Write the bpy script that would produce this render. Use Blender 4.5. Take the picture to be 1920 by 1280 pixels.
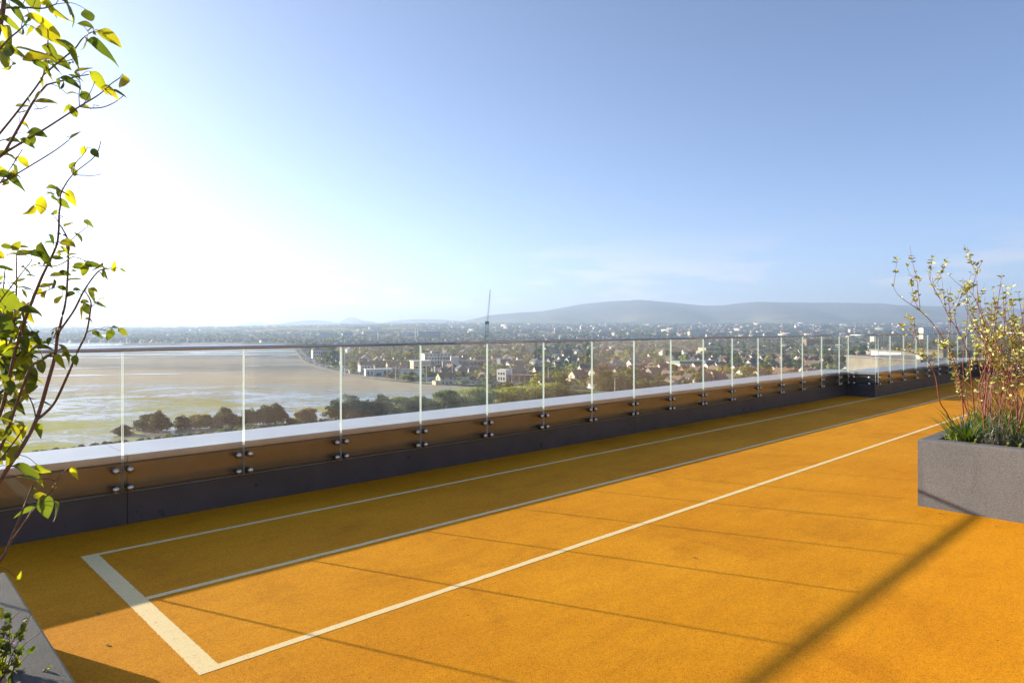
import bpy, math, random
import numpy as np
from mathutils import Vector, Matrix

for o in list(bpy.data.objects):
    bpy.data.objects.remove(o)
scene = bpy.context.scene
COL = scene.collection

# ------------------------------------------------------------------ camera
FPX = 1290.0                 # focal length in pixels of the 1920 px wide photograph
CAM_H = 1.633
HORIZON = 613.5
AZ = math.radians(46.1)      # the camera looks 46.1 degrees away from the parapet's run (+X)
CA, SA = math.cos(AZ), math.sin(AZ)
cam_data = bpy.data.cameras.new('camera')
cam = bpy.data.objects.new('camera', cam_data)
COL.objects.link(cam)
cam.location = (0, 0, CAM_H)
cam.rotation_euler = (math.radians(90), 0, AZ - math.radians(90))
cam_data.sensor_width = 36
cam_data.lens = FPX / 1920 * 36
cam_data.shift_y = (HORIZON - 640) / 1920
cam_data.clip_start = 0.05
cam_data.clip_end = 60000
scene.camera = cam

# ------------------------------------------------------------------ sky and sun
SUN_EL = math.radians(15.8)
SUN_AZ = math.radians(111.8)
world = bpy.data.worlds.new('World')
scene.world = world
world.use_nodes = True
wn = world.node_tree.nodes
wl = world.node_tree.links
wn.clear()
sky = wn.new('ShaderNodeTexSky')
sky.sky_type = 'NISHITA'
sky.sun_disc = False
sky.sun_elevation = SUN_EL
sky.sun_rotation = math.radians(90) - SUN_AZ
sky.altitude = 40
sky.air_density = 0.5
sky.dust_density = 1.1
sky.ozone_density = 4.0
bg = wn.new('ShaderNodeBackground')
bg.inputs['Strength'].default_value = 0.10
wout = wn.new('ShaderNodeOutputWorld')
# thin low cloud banks, the same all round the horizon
tc = wn.new('ShaderNodeTexCoord')
sep = wn.new('ShaderNodeSeparateXYZ')
wl.new(tc.outputs['Generated'], sep.inputs[0])
mp = wn.new('ShaderNodeMapping')
mp.inputs['Scale'].default_value = (1, 1, 6.5)
wl.new(tc.outputs['Generated'], mp.inputs[0])
cn = wn.new('ShaderNodeTexNoise')
cn.inputs['Scale'].default_value = 4.2
cn.inputs['Detail'].default_value = 8
cn.inputs['Roughness'].default_value = 0.55
wl.new(mp.outputs[0], cn.inputs['Vector'])
cr = wn.new('ShaderNodeMapRange')
cr.interpolation_type = 'SMOOTHSTEP'
cr.inputs['From Min'].default_value = 0.50
cr.inputs['From Max'].default_value = 0.62
wl.new(cn.outputs['Fac'], cr.inputs['Value'])
el = wn.new('ShaderNodeMapRange')
el.interpolation_type = 'SMOOTHSTEP'
el.inputs['From Min'].default_value = 0.15
el.inputs['From Max'].default_value = 0.045
wl.new(sep.outputs['Z'], el.inputs['Value'])
mul = wn.new('ShaderNodeMath'); mul.operation = 'MULTIPLY'
wl.new(cr.outputs[0], mul.inputs[0]); wl.new(el.outputs[0], mul.inputs[1])
mul2 = wn.new('ShaderNodeMath'); mul2.operation = 'MULTIPLY'
mul2.inputs[1].default_value = 0.6
wl.new(mul.outputs[0], mul2.inputs[0])
wb = wn.new('ShaderNodeMix'); wb.data_type = 'RGBA'; wb.blend_type = 'MULTIPLY'   # the camera's white balance
wb.inputs['Factor'].default_value = 1
wb.inputs['B'].default_value = (1.23, 1.09, 0.98, 1)
wl.new(sky.outputs[0], wb.inputs['A'])
lum = wn.new('ShaderNodeRGBToBW')
wl.new(wb.outputs['Result'], lum.inputs[0])
veil = wn.new('ShaderNodeMix'); veil.data_type = 'RGBA'      # an even veil of thin high cloud
veil.inputs['Factor'].default_value = 0.08
vt = wn.new('ShaderNodeMix'); vt.data_type = 'RGBA'; vt.blend_type = 'MULTIPLY'
vt.inputs['Factor'].default_value = 1
vt.inputs['B'].default_value = (1.08, 1.0, 1.0, 1)
wl.new(lum.outputs[0], vt.inputs['A'])
wl.new(wb.outputs['Result'], veil.inputs['A'])
wl.new(vt.outputs['Result'], veil.inputs['B'])
cw = wn.new('ShaderNodeMix'); cw.data_type = 'RGBA'; cw.blend_type = 'MULTIPLY'
cw.inputs['Factor'].default_value = 1
cw.inputs['B'].default_value = (1.6, 1.48, 1.46, 1)
wl.new(lum.outputs[0], cw.inputs['A'])
cm = wn.new('ShaderNodeMix'); cm.data_type = 'RGBA'
wl.new(mul2.outputs[0], cm.inputs['Factor'])
wl.new(veil.outputs['Result'], cm.inputs['A'])
wl.new(cw.outputs['Result'], cm.inputs['B'])
wl.new(cm.outputs['Result'], bg.inputs['Color'])
wl.new(bg.outputs[0], wout.inputs[0])

sun_dir = Vector((math.cos(SUN_EL) * math.cos(SUN_AZ), math.cos(SUN_EL) * math.sin(SUN_AZ), math.sin(SUN_EL)))
sd = bpy.data.lights.new('sun', 'SUN')
sd.energy = 5.0
sd.angle = math.radians(0.42)
sd.color = (1.0, 0.85, 0.66)
sun = bpy.data.objects.new('sun', sd)
COL.objects.link(sun)
sun.rotation_euler = sun_dir.to_track_quat('Z', 'Y').to_euler()
sun.location = (0, 0, 60)

scene.view_settings.view_transform = 'Standard'
scene.view_settings.look = 'None'
scene.view_settings.gamma = 1
scene.view_settings.use_curve_mapping = False
scene.view_settings.exposure = 1.54
scene.render.engine = 'CYCLES'
scene.cycles.use_denoising = True
scene.cycles.max_bounces = 8
scene.cycles.transparent_max_bounces = 48
scene.cycles.volume_bounces = 0
scene.cycles.sample_clamp_indirect = 6
scene.cycles.caustics_reflective = False
scene.cycles.caustics_refractive = False

random.seed(11)
rng = np.random.default_rng(5)

# ------------------------------------------------------------------ places
GZ = -38.4                                 # level of the town below the roof terrace


def fr(d, lat):
    """world x, y of a point d metres ahead of the camera station and lat metres to its right"""
    return d * CA + lat * SA, d * SA - lat * CA


def col(x, d):
    return fr(d, d * (x - 960) / FPX)


def gd(y):
    """how far ahead flat town ground lies that shows at photograph row y"""
    return (CAM_H - GZ) * FPX / (y - HORIZON)


def spot(x, y, d):
    X, Y = col(x, d)
    return Vector((X, Y, CAM_H - (y - HORIZON) * d / FPX))


def to_px(X, Y):
    d = X * CA + Y * SA
    return 960 + FPX * (X * SA - Y * CA) / d, d


def sstep(t):
    t = np.clip(t, 0, 1)
    return t * t * (3 - 2 * t)


def elev(d, x):
    """height of the town's ground: flat by the bay, rising inland"""
    R = 30 + 40 * sstep((np.asarray(x, float) - 250) / 650)
    return GZ + R * sstep((np.asarray(d, float) - 1700) / 4800)


# ------------------------------------------------------------------ material helpers
def new_mat(name):
    m = bpy.data.materials.new(name)
    m.use_nodes = True
    nt = m.node_tree
    p = nt.nodes['Principled BSDF']
    return m, nt, p


def N(nt, kind, **kw):
    n = nt.nodes.new(kind)
    for k, v in kw.items():
        if k in n.inputs:
            n.inputs[k].default_value = v
        else:
            setattr(n, k, v)
    return n


def ramp(nt, stops, fac):
    r = nt.nodes.new('ShaderNodeValToRGB')
    e = r.color_ramp.elements
    while len(e) < len(stops):
        e.new(0.5)
    for i, (p, c) in enumerate(stops):
        e[i].position = p
        e[i].color = (*c, 1) if len(c) == 3 else c
    nt.links.new(fac, r.inputs[0])
    return r.outputs[0]


def mixc(nt, fac, a, b, mode='MIX'):
    n = nt.nodes.new('ShaderNodeMix')
    n.data_type = 'RGBA'
    n.blend_type = mode
    for s, v in (('Factor', fac), ('A', a), ('B', b)):
        if hasattr(v, 'is_linked') or hasattr(v, 'node'):
            nt.links.new(v, n.inputs[s])
        else:
            n.inputs[s].default_value = v if s == 'Factor' else ((*v, 1) if len(v) == 3 else v)
    return n.outputs['Result']


def math_n(nt, op, a, b=None, clamp=False):
    n = nt.nodes.new('ShaderNodeMath')
    n.operation = op
    n.use_clamp = clamp
    for i, v in enumerate((a, b)):
        if v is None:
            continue
        if hasattr(v, 'node'):
            nt.links.new(v, n.inputs[i])
        else:
            n.inputs[i].default_value = v
    return n.outputs[0]


def noise(nt, scale, detail=4, rough=0.55, vec=None, out='Fac', dist=0):
    n = nt.nodes.new('ShaderNodeTexNoise')
    n.inputs['Scale'].default_value = scale
    n.inputs['Detail'].default_value = detail
    n.inputs['Roughness'].default_value = rough
    n.inputs['Distortion'].default_value = dist
    if vec is not None:
        nt.links.new(vec, n.inputs['Vector'])
    return n.outputs[out]


def obj_coord(nt, scale=None, rot=None):
    t = nt.nodes.new('ShaderNodeTexCoord').outputs['Object']
    if scale or rot:
        m = nt.nodes.new('ShaderNodeMapping')
        if scale:
            m.inputs['Scale'].default_value = scale
        if rot:
            m.inputs['Rotation'].default_value = rot
        nt.links.new(t, m.inputs[0])
        return m.outputs[0]
    return t


def bump(nt, p, height, strength, dist):
    b = nt.nodes.new('ShaderNodeBump')
    b.inputs['Strength'].default_value = strength
    b.inputs['Distance'].default_value = dist
    nt.links.new(height, b.inputs['Height'])
    nt.links.new(b.outputs[0], p.inputs['Normal'])


def simple(name, c, rough=0.7, metal=0.0, vary=0.0, scale=3.0):
    m, nt, p = new_mat(name)
    p.inputs['Roughness'].default_value = rough
    p.inputs['Metallic'].default_value = metal
    if vary:
        n = noise(nt, scale, 5, 0.6, obj_coord(nt))
        lo = tuple(v * (1 - vary) for v in c)
        hi = tuple(min(1, v * (1 + vary)) for v in c)
        nt.links.new(ramp(nt, [(0.3, lo), (0.7, hi)], n), p.inputs['Base Color'])
    else:
        p.inputs['Base Color'].default_value = (*c, 1)
    return m


M = {}


def m_rubber():
    m, nt, p = new_mat('orange_rubber_granule')
    oc = obj_coord(nt)
    big = noise(nt, 0.55, 5, 0.6, oc)
    vor = N(nt, 'ShaderNodeTexVoronoi', Scale=240.0)
    nt.links.new(oc, vor.inputs['Vector'])
    sv = nt.nodes.new('ShaderNodeSeparateColor')
    nt.links.new(vor.outputs['Color'], sv.inputs[0])
    base = ramp(nt, [(0.30, (0.66, 0.262, 0.004)), (0.5, (0.74, 0.310, 0.006)), (0.70, (0.80, 0.348, 0.010))], big)
    grain = ramp(nt, [(0.0, (0.50, 0.45, 0.40)), (0.18, (0.76, 0.74, 0.70)), (0.5, (0.96, 0.96, 0.96)), (1.0, (1.12, 1.14, 1.2))], sv.outputs[0])
    c = mixc(nt, 0.92, base, grain, 'MULTIPLY')
    med = noise(nt, 30, 4, 0.75, oc)
    c = mixc(nt, 0.8, c, ramp(nt, [(0.28, (0.86, 0.84, 0.80)), (0.5, (1.0, 1.0, 1.0)), (0.72, (1.05, 1.05, 1.06))], med), 'MULTIPLY')
    # scuffs
    sc = noise(nt, 2.2, 6, 0.7, obj_coord(nt, (1, 3.5, 1), (0, 0, 0.5)))
    scm = ramp(nt, [(0.38, (0.90, 0.88, 0.86)), (0.56, (1, 1, 1))], sc)
    c = mixc(nt, 0.7, c, scm, 'MULTIPLY')
    # trodden marks, old damp stains and a few dark crumbs
    st = noise(nt, 0.9, 7, 0.72, oc, dist=1.4)
    c = mixc(nt, 1.0, c, ramp(nt, [(0.36, (0.88, 0.85, 0.82)), (0.44, (0.97, 0.96, 0.95)), (0.50, (1, 1, 1))], st), 'MULTIPLY')
    v2 = N(nt, 'ShaderNodeTexVoronoi', Scale=3.3)
    nt.links.new(oc, v2.inputs['Vector'])
    c = mixc(nt, 1.0, c, ramp(nt, [(0.018, (0.45, 0.40, 0.38)), (0.03, (1, 1, 1))], v2.outputs['Distance']), 'MULTIPLY')
    nt.links.new(c, p.inputs['Base Color'])
    p.inputs['Roughness'].default_value = 0.8
    p.inputs['Specular IOR Level'].default_value = 0.12
    bump(nt, p, vor.outputs['Distance'], 0.35, 0.004)
    return m


def m_line():
    m, nt, p = new_mat('cream_line_rubber')
    oc = obj_coord(nt)
    fine = noise(nt, 170, 3, 0.65, oc)
    wear = noise(nt, 24, 5, 0.7, oc)
    c = ramp(nt, [(0.25, (0.58, 0.43, 0.20)), (0.5, (0.90, 0.72, 0.37))], fine)
    wm = ramp(nt, [(0.30, (0.72, 0.6, 0.42)), (0.42, (1, 1, 1))], wear)
    nt.links.new(mixc(nt, 0.8, c, wm, 'MULTIPLY'), p.inputs['Base Color'])
    p.inputs['Roughness'].default_value = 0.8
    bump(nt, p, fine, 0.5, 0.004)
    return m


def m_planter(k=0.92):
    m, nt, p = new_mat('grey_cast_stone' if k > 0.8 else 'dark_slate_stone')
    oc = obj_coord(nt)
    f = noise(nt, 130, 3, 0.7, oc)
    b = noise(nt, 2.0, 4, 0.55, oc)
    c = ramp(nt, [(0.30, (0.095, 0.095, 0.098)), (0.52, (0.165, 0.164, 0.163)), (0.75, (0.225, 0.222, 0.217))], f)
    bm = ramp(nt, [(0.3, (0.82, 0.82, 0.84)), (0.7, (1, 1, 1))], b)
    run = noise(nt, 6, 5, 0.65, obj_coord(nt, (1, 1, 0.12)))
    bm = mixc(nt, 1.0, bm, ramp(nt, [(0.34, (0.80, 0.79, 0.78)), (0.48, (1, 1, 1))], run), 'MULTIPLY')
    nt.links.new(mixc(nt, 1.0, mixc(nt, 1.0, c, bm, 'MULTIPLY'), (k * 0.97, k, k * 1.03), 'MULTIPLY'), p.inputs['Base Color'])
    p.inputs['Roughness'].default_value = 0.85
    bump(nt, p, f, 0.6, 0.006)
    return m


def m_kerb():
    m, nt, p = new_mat('dark_coated_metal')
    oc = obj_coord(nt)
    b = noise(nt, 3.0, 5, 0.6, oc)
    nt.links.new(ramp(nt, [(0.3, (0.050, 0.058, 0.074)), (0.7, (0.074, 0.084, 0.104))], b), p.inputs['Base Color'])
    r = ramp(nt, [(0.3, (0.26, 0.26, 0.26)), (0.7, (0.40, 0.40, 0.40))], noise(nt, 9, 4, 0.6, oc))
    nt.links.new(r, p.inputs['Roughness'])
    p.inputs['Metallic'].default_value = 0.0
    bump(nt, p, noise(nt, 1.6, 2, 0.5, oc), 0.12, 0.02)
    return m


def m_cap():
    m, nt, p = new_mat('pale_grey_coated_coping')
    oc = obj_coord(nt)
    b = noise(nt, 2.4, 6, 0.65, oc)
    nt.links.new(ramp(nt, [(0.3, (0.44, 0.44, 0.45)), (0.7, (0.52, 0.52, 0.53))], b), p.inputs['Base Color'])
    p.inputs['Metallic'].default_value = 0.3
    p.inputs['Roughness'].default_value = 0.28
    bump(nt, p, noise(nt, 60, 3, 0.6, oc), 0.05, 0.004)
    return m


def m_glass():
    m = bpy.data.materials.new('clear_glass')
    m.use_nodes = True
    nt = m.node_tree
    nt.nodes.clear()
    out = nt.nodes.new('ShaderNodeOutputMaterial')
    geo = nt.nodes.new('ShaderNodeNewGeometry')
    ior = math_n(nt, 'SUBTRACT', 1.5, math_n(nt, 'MULTIPLY', geo.outputs['Backfacing'], 1.5 - 1 / 1.5))
    fz = nt.nodes.new('ShaderNodeFresnel')
    nt.links.new(ior, fz.inputs['IOR'])
    tr = nt.nodes.new('ShaderNodeBsdfTransparent')
    tr.inputs[0].default_value = (0.955, 0.975, 0.962, 1)
    gl = nt.nodes.new('ShaderNodeBsdfGlossy')
    gl.inputs['Roughness'].default_value = 0.0
    mx = nt.nodes.new('ShaderNodeMixShader')
    nt.links.new(fz.outputs[0], mx.inputs[0])
    nt.links.new(tr.outputs[0], mx.inputs[1])
    nt.links.new(gl.outputs[0], mx.inputs[2])
    # a trace of salt and dust, thicker in streaks
    oc = obj_coord(nt, (1.2, 1, 0.35))
    dn = noise(nt, 5, 6, 0.7, oc)
    df = ramp(nt, [(0.42, (0.002, 0.002, 0.002)), (0.75, (0.018, 0.018, 0.018))], dn)
    tlc = nt.nodes.new('ShaderNodeBsdfTranslucent')
    tlc.inputs[0].default_value = (0.8, 0.8, 0.78, 1)
    md = nt.nodes.new('ShaderNodeMixShader')
    nt.links.new(df, md.inputs[0])
    nt.links.new(mx.outputs[0], md.inputs[1])
    nt.links.new(tlc.outputs[0], md.inputs[2])
    nt.links.new(md.outputs[0], out.inputs[0])
    return m


def m_glass_edge():
    m, nt, p = new_mat('polished_glass_edge')
    p.inputs['Base Color'].default_value = (0.62, 0.73, 0.69, 1)
    p.inputs['Roughness'].default_value = 0.25
    tl = nt.nodes.new('ShaderNodeBsdfTranslucent')
    tl.inputs[0].default_value = (0.68, 0.80, 0.76, 1)
    mx = nt.nodes.new('ShaderNodeMixShader')
    mx.inputs[0].default_value = 0.4
    nt.links.new(p.outputs[0], mx.inputs[1])
    nt.links.new(tl.outputs[0], mx.inputs[2])
    tp = nt.nodes.new('ShaderNodeBsdfTransparent')
    tp.inputs[0].default_value = (0.8, 0.92, 0.87, 1)
    m2 = nt.nodes.new('ShaderNodeMixShader')
    m2.inputs[0].default_value = 0.03
    nt.links.new(mx.outputs[0], m2.inputs[1])
    nt.links.new(tp.outputs[0], m2.inputs[2])
    nt.links.new(m2.outputs[0], nt.nodes['Material Output'].inputs[0])
    return m


def leaf_mat(name, stops, trans=0.5, by='object', rough=0.45, attr=None):
    """foliage: colour varies from leaf to leaf, light passes through the blade"""
    m, nt, p = new_mat(name)
    if attr:
        a = nt.nodes.new('ShaderNodeAttribute')
        a.attribute_name = attr
        c = a.outputs['Color']
    else:
        oi = nt.nodes.new('ShaderNodeObjectInfo')
        c = ramp(nt, stops, oi.outputs['Random'])
        n = noise(nt, 38, 3, 0.6, obj_coord(nt))
        c = mixc(nt, 0.5, c, ramp(nt, [(0.3, (0.6, 0.62, 0.5)), (0.65, (1, 1, 1))], n), 'MULTIPLY')
    nt.links.new(c, p.inputs['Base Color'])
    p.inputs['Roughness'].default_value = rough
    tl = nt.nodes.new('ShaderNodeBsdfTranslucent')
    br = mixc(nt, 1.0, c, (1.9, 1.75, 0.9), 'MULTIPLY')
    nt.links.new(br, tl.inputs[0])
    mx = nt.nodes.new('ShaderNodeMixShader')
    mx.inputs[0].default_value = trans
    nt.links.new(p.outputs[0], mx.inputs[1])
    nt.links.new(tl.outputs[0], mx.inputs[2])
    nt.links.new(mx.outputs[0], nt.nodes['Material Output'].inputs[0])
    return m


def attr_mat(name, rough=0.8):
    m, nt, p = new_mat(name)
    a = nt.nodes.new('ShaderNodeAttribute')
    a.attribute_name = 'tint'
    nt.links.new(a.outputs['Color'], p.inputs['Base Color'])
    p.inputs['Roughness'].default_value = rough
    p.inputs['Specular IOR Level'].default_value = 0.2
    return m


def m_flats():
    """tidal flat: local y runs away from the terrace, x along the bay"""
    m, nt, p = new_mat('tidal_sand')
    t = nt.nodes.new('ShaderNodeTexCoord').outputs['Object']
    s = nt.nodes.new('ShaderNodeSeparateXYZ')
    nt.links.new(t, s.inputs[0])
    wob = noise(nt, 0.012, 5, 0.6, t)
    wx = math_n(nt, 'MULTIPLY', math_n(nt, 'SUBTRACT', wob, 0.5), 190)
    xs = math_n(nt, 'MULTIPLY', s.outputs['X'], 0.16)
    dd = math_n(nt, 'ADD', math_n(nt, 'ADD', s.outputs['Y'], wx), xs)
    f = math_n(nt, 'DIVIDE', dd, 1600, True)
    sand = ramp(nt, [(0.10, (0.30, 0.335, 0.035)), (0.185, (0.32, 0.345, 0.06)), (0.225, (0.31, 0.295, 0.15)),
                     (0.27, (0.38, 0.325, 0.235)), (0.335, (0.43, 0.36, 0.265)), (0.40, (0.19, 0.185, 0.18)),
                     (0.47, (0.34, 0.30, 0.24)), (0.56, (0.17, 0.172, 0.175)), (0.7, (0.28, 0.255, 0.215)), (0.9, (0.22, 0.21, 0.20))], f)
    mt = nt.nodes.new('ShaderNodeMapping')
    mt.inputs['Scale'].default_value = (0.6, 1, 1)
    nt.links.new(t, mt.inputs[0])
    fine = noise(nt, 0.09, 7, 0.68, mt.outputs[0], dist=1.2)
    sand = mixc(nt, 0.55, sand, ramp(nt, [(0.3, (0.62, 0.62, 0.6)), (0.65, (1.08, 1.06, 1.0))], fine), 'MULTIPLY')
    # wetness: streaks of standing water and a film over the weed
    mt2 = nt.nodes.new('ShaderNodeMapping')
    mt2.inputs['Scale'].default_value = (0.22, 1, 1)
    mt2.inputs['Rotation'].default_value = (0, 0, math.radians(-7))
    nt.links.new(t, mt2.inputs[0])
    w1 = noise(nt, 0.0135, 6, 0.55, mt2.outputs[0], dist=0.6)
    w2 = noise(nt, 0.13, 8, 0.78, mt.outputs[0], dist=2.0)
    far = ramp(nt, [(0.40, (0, 0, 0)), (0.47, (1, 1, 1)), (1.0, (1, 1, 1))], f)
    near = ramp(nt, [(0.255, (1, 1, 1)), (0.295, (0, 0, 0))], f)
    wf = math_n(nt, 'MULTIPLY', ramp(nt, [(0.49, (0, 0, 0)), (0.58, (0.9, 0.9, 0.9))], w1), far)
    w3 = noise(nt, 0.022, 4, 0.6, mt.outputs[0], dist=1.0)
    w2m = math_n(nt, 'ADD', w2, math_n(nt, 'MULTIPLY', math_n(nt, 'SUBTRACT', w3, 0.5), 0.9))
    wnr = math_n(nt, 'MULTIPLY', ramp(nt, [(0.38, (0, 0, 0)), (0.58, (1, 1, 1))], w2m), near)
    wet = math_n(nt, 'MAXIMUM', wf, wnr)
    nt.links.new(mixc(nt, wet, sand, (0.24, 0.24, 0.225)), p.inputs['Base Color'])
    sr = nt.nodes.new('ShaderNodeMapRange')
    sr.inputs['To Min'].default_value = 0.06
    sr.inputs['To Max'].default_value = 0.5
    nt.links.new(wet, sr.inputs['Value'])
    nt.links.new(sr.outputs[0], p.inputs['Specular IOR Level'])
    rr = nt.nodes.new('ShaderNodeMapRange')
    rr.inputs['To Min'].default_value = 0.9
    rr.inputs['To Max'].default_value = 0.22
    nt.links.new(wet, rr.inputs['Value'])
    nt.links.new(rr.outputs[0], p.inputs['Roughness'])
    return m


def m_ground():
    m, nt, p = new_mat('town_ground')
    t = obj_coord(nt)
    a = noise(nt, 0.006, 6, 0.6, t)
    b = noise(nt, 0.08, 6, 0.7, t)
    c = ramp(nt, [(0.3, (0.040, 0.052, 0.018)), (0.5, (0.070, 0.075, 0.028)), (0.7, (0.105, 0.095, 0.055))], a)
    c = mixc(nt, 0.7, c, ramp(nt, [(0.3, (0.55, 0.58, 0.5)), (0.7, (1.25, 1.2, 1.1))], b), 'MULTIPLY')
    nt.links.new(c, p.inputs['Base Color'])
    p.inputs['Roughness'].default_value = 0.95
    p.inputs['Specular IOR Level'].default_value = 0.1
    return m


def m_hill():
    m, nt, p = new_mat('moor_and_fields')
    t = obj_coord(nt)
    v = N(nt, 'ShaderNodeTexVoronoi', Scale=0.0032)
    mpn = nt.nodes.new('ShaderNodeMapping')
    nt.links.new(t, mpn.inputs[0])
    nt.links.new(mpn.outputs[0], v.inputs['Vector'])
    s = nt.nodes.new('ShaderNodeSeparateXYZ')
    nt.links.new(t, s.inputs[0])
    field = ramp(nt, [(0.2, (0.04, 0.05, 0.02)), (0.5, (0.13, 0.15, 0.045)), (0.8, (0.28, 0.25, 0.11))], v.outputs['Color'])
    moor = ramp(nt, [(0.35, (0.025, 0.028, 0.018)), (0.65, (0.12, 0.10, 0.06))], noise(nt, 0.0022, 7, 0.65, t))
    hgt = nt.nodes.new('ShaderNodeMapRange')
    hgt.inputs['From Min'].default_value = 90
    hgt.inputs['From Max'].default_value = 210
    nt.links.new(math_n(nt, 'ADD', s.outputs['Z'], math_n(nt, 'MULTIPLY', noise(nt, 0.0012, 5, 0.6, t), 110)), hgt.inputs['Value'])
    nt.links.new(mixc(nt, hgt.outputs[0], field, moor), p.inputs['Base Color'])
    p.inputs['Roughness'].default_value = 1
    p.inputs['Specular IOR Level'].default_value = 0.0
    return m


M['rubber'] = m_rubber()
M['line'] = m_line()
M['planter'] = m_planter()
M['planter'].name = 'grey_cast_stone'
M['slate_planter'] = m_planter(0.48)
M['kerb'] = m_kerb()
M['cap'] = m_cap()
M['clad'] = simple('bronze_grey_cladding', (0.18, 0.165, 0.155), 0.30, 0.7, 0.12, 2.0)
M['glass'] = m_glass()
M['edge'] = m_glass_edge()
M['steel'] = simple('brushed_steel', (0.62, 0.60, 0.57), 0.28, 1.0)
M['rail'] = simple('satin_steel_rail', (0.56, 0.55, 0.54), 0.34, 1.0)
M['bolt'] = simple('black_steel_boss', (0.03, 0.03, 0.03), 0.4, 0.6)
M['soil'] = simple('dark_soil', (0.035, 0.022, 0.014), 0.95, 0, 0.6, 60)
M['bark'] = simple('grey_brown_bark', (0.13, 0.085, 0.055), 0.75, 0, 0.35, 60)
M['redbark'] = simple('red_bark', (0.17, 0.034, 0.022), 0.5, 0, 0.4, 30)
M['trunk'] = simple('tree_bark', (0.07, 0.05, 0.035), 0.9, 0, 0.3, 4)
M['leaf'] = leaf_mat('shrub_leaf', [(0.0, (0.045, 0.080, 0.012)), (0.35, (0.095, 0.14, 0.014)), (0.62, (0.19, 0.23, 0.016)), (0.93, (0.32, 0.33, 0.018)), (1.0, (0.38, 0.37, 0.02))], 0.62)
M['leaf2'] = leaf_mat('variegated_leaf', [(0.0, (0.12, 0.18, 0.03)), (0.35, (0.32, 0.36, 0.09)), (0.75, (0.52, 0.50, 0.20)), (1.0, (0.30, 0.24, 0.06))], 0.4)
M['leaf3'] = simple('pale_leaf_mass', (0.40, 0.42, 0.13), 0.6, 0, 0.65, 9)
M['blade'] = leaf_mat('sedge_blade', [(0.0, (0.035, 0.085, 0.010)), (0.6, (0.09, 0.16, 0.02)), (1.0, (0.20, 0.22, 0.05))], 0.35)
M['dryblade'] = leaf_mat('dry_grass_blade', [(0.0, (0.30, 0.19, 0.06)), (1.0, (0.42, 0.30, 0.12))], 0.35)
M['silver'] = leaf_mat('silver_leaf', [(0.0, (0.16, 0.19, 0.15)), (1.0, (0.30, 0.33, 0.27))], 0.25)
M['succulent'] = leaf_mat('pale_fleshy_leaf', [(0.0, (0.20, 0.26, 0.05)), (1.0, (0.40, 0.44, 0.12))], 0.3)
M['petal'] = simple('violet_petal', (0.22, 0.08, 0.55), 0.6)
M['foliage'] = leaf_mat('tree_foliage', None, 0.36, attr='tint', rough=0.7)
M['town'] = attr_mat('town_render')
M['flats'] = m_flats()
M['ground'] = m_ground()
M['hill'] = m_hill()
M['asphalt'] = simple('asphalt', (0.06, 0.06, 0.062), 0.9, 0, 0.2, 0.3)
M['prom'] = simple('pale_promenade_paving', (0.27, 0.23, 0.17), 0.9, 0, 0.15, 0.2)
M['lawn'] = simple('mown_grass', (0.10, 0.12, 0.028), 0.95, 0, 0.3, 0.1)
M['white'] = simple('white_render', (0.74, 0.72, 0.67), 0.85, 0, 0.08, 0.6)
M['cream'] = simple('cream_render', (0.58, 0.50, 0.37), 0.85, 0, 0.1, 0.6)
M['grey'] = simple('grey_pebbledash', (0.34, 0.32, 0.29), 0.9, 0, 0.12, 0.6)
M['brick'] = simple('red_brown_brick', (0.30, 0.165, 0.11), 0.9, 0, 0.2, 0.8)
M['slate'] = simple('blue_grey_slate', (0.095, 0.092, 0.092), 0.7, 0, 0.25, 0.8)
M['tile'] = simple('brown_roof_tile', (0.165, 0.125, 0.10), 0.8, 0, 0.25, 0.8)
M['flatroof'] = simple('grey_roof_felt', (0.20, 0.195, 0.19), 0.8, 0, 0.2, 0.3)
M['window'] = simple('dark_window_glass', (0.022, 0.028, 0.034), 0.12)
M['bluewall'] = simple('blue_cladding', (0.05, 0.075, 0.17), 0.6, 0, 0.1, 0.5)
M['bluegrey'] = simple('blue_grey_cladding', (0.24, 0.29, 0.36), 0.6, 0, 0.1, 0.5)
M['green'] = simple('green_hoarding_paint', (0.02, 0.19, 0.07), 0.6, 0, 0.15, 0.5)
M['orange'] = simple('orange_panel_paint', (0.6, 0.16, 0.03), 0.6, 0, 0.15, 0.5)
M['copper'] = simple('green_copper_roof', (0.22, 0.33, 0.25), 0.7, 0, 0.15, 0.5)
M['pale'] = simple('galvanised_steel', (0.50, 0.50, 0.48), 0.5, 0.4)
M['cranegreen'] = simple('green_crane_paint', (0.03, 0.16, 0.09), 0.6)
M['cranered'] = simple('red_crane_paint', (0.50, 0.11, 0.04), 0.6)
M['beige'] = simple('beige_panel_wall', (0.21, 0.19, 0.155), 0.85, 0, 0.25, 0.25)
M['tyre'] = simple('black_tyre', (0.02, 0.02, 0.02), 0.9)
for nm, c in (('white', (0.75, 0.75, 0.74)), ('silver', (0.42, 0.43, 0.45)), ('black', (0.025, 0.025, 0.03)), ('blue', (0.04, 0.09, 0.24)), ('red', (0.36, 0.03, 0.025)), ('grey', (0.14, 0.145, 0.15))):
    M['car_' + nm] = simple(nm + '_car_paint', c, 0.25)


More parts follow.
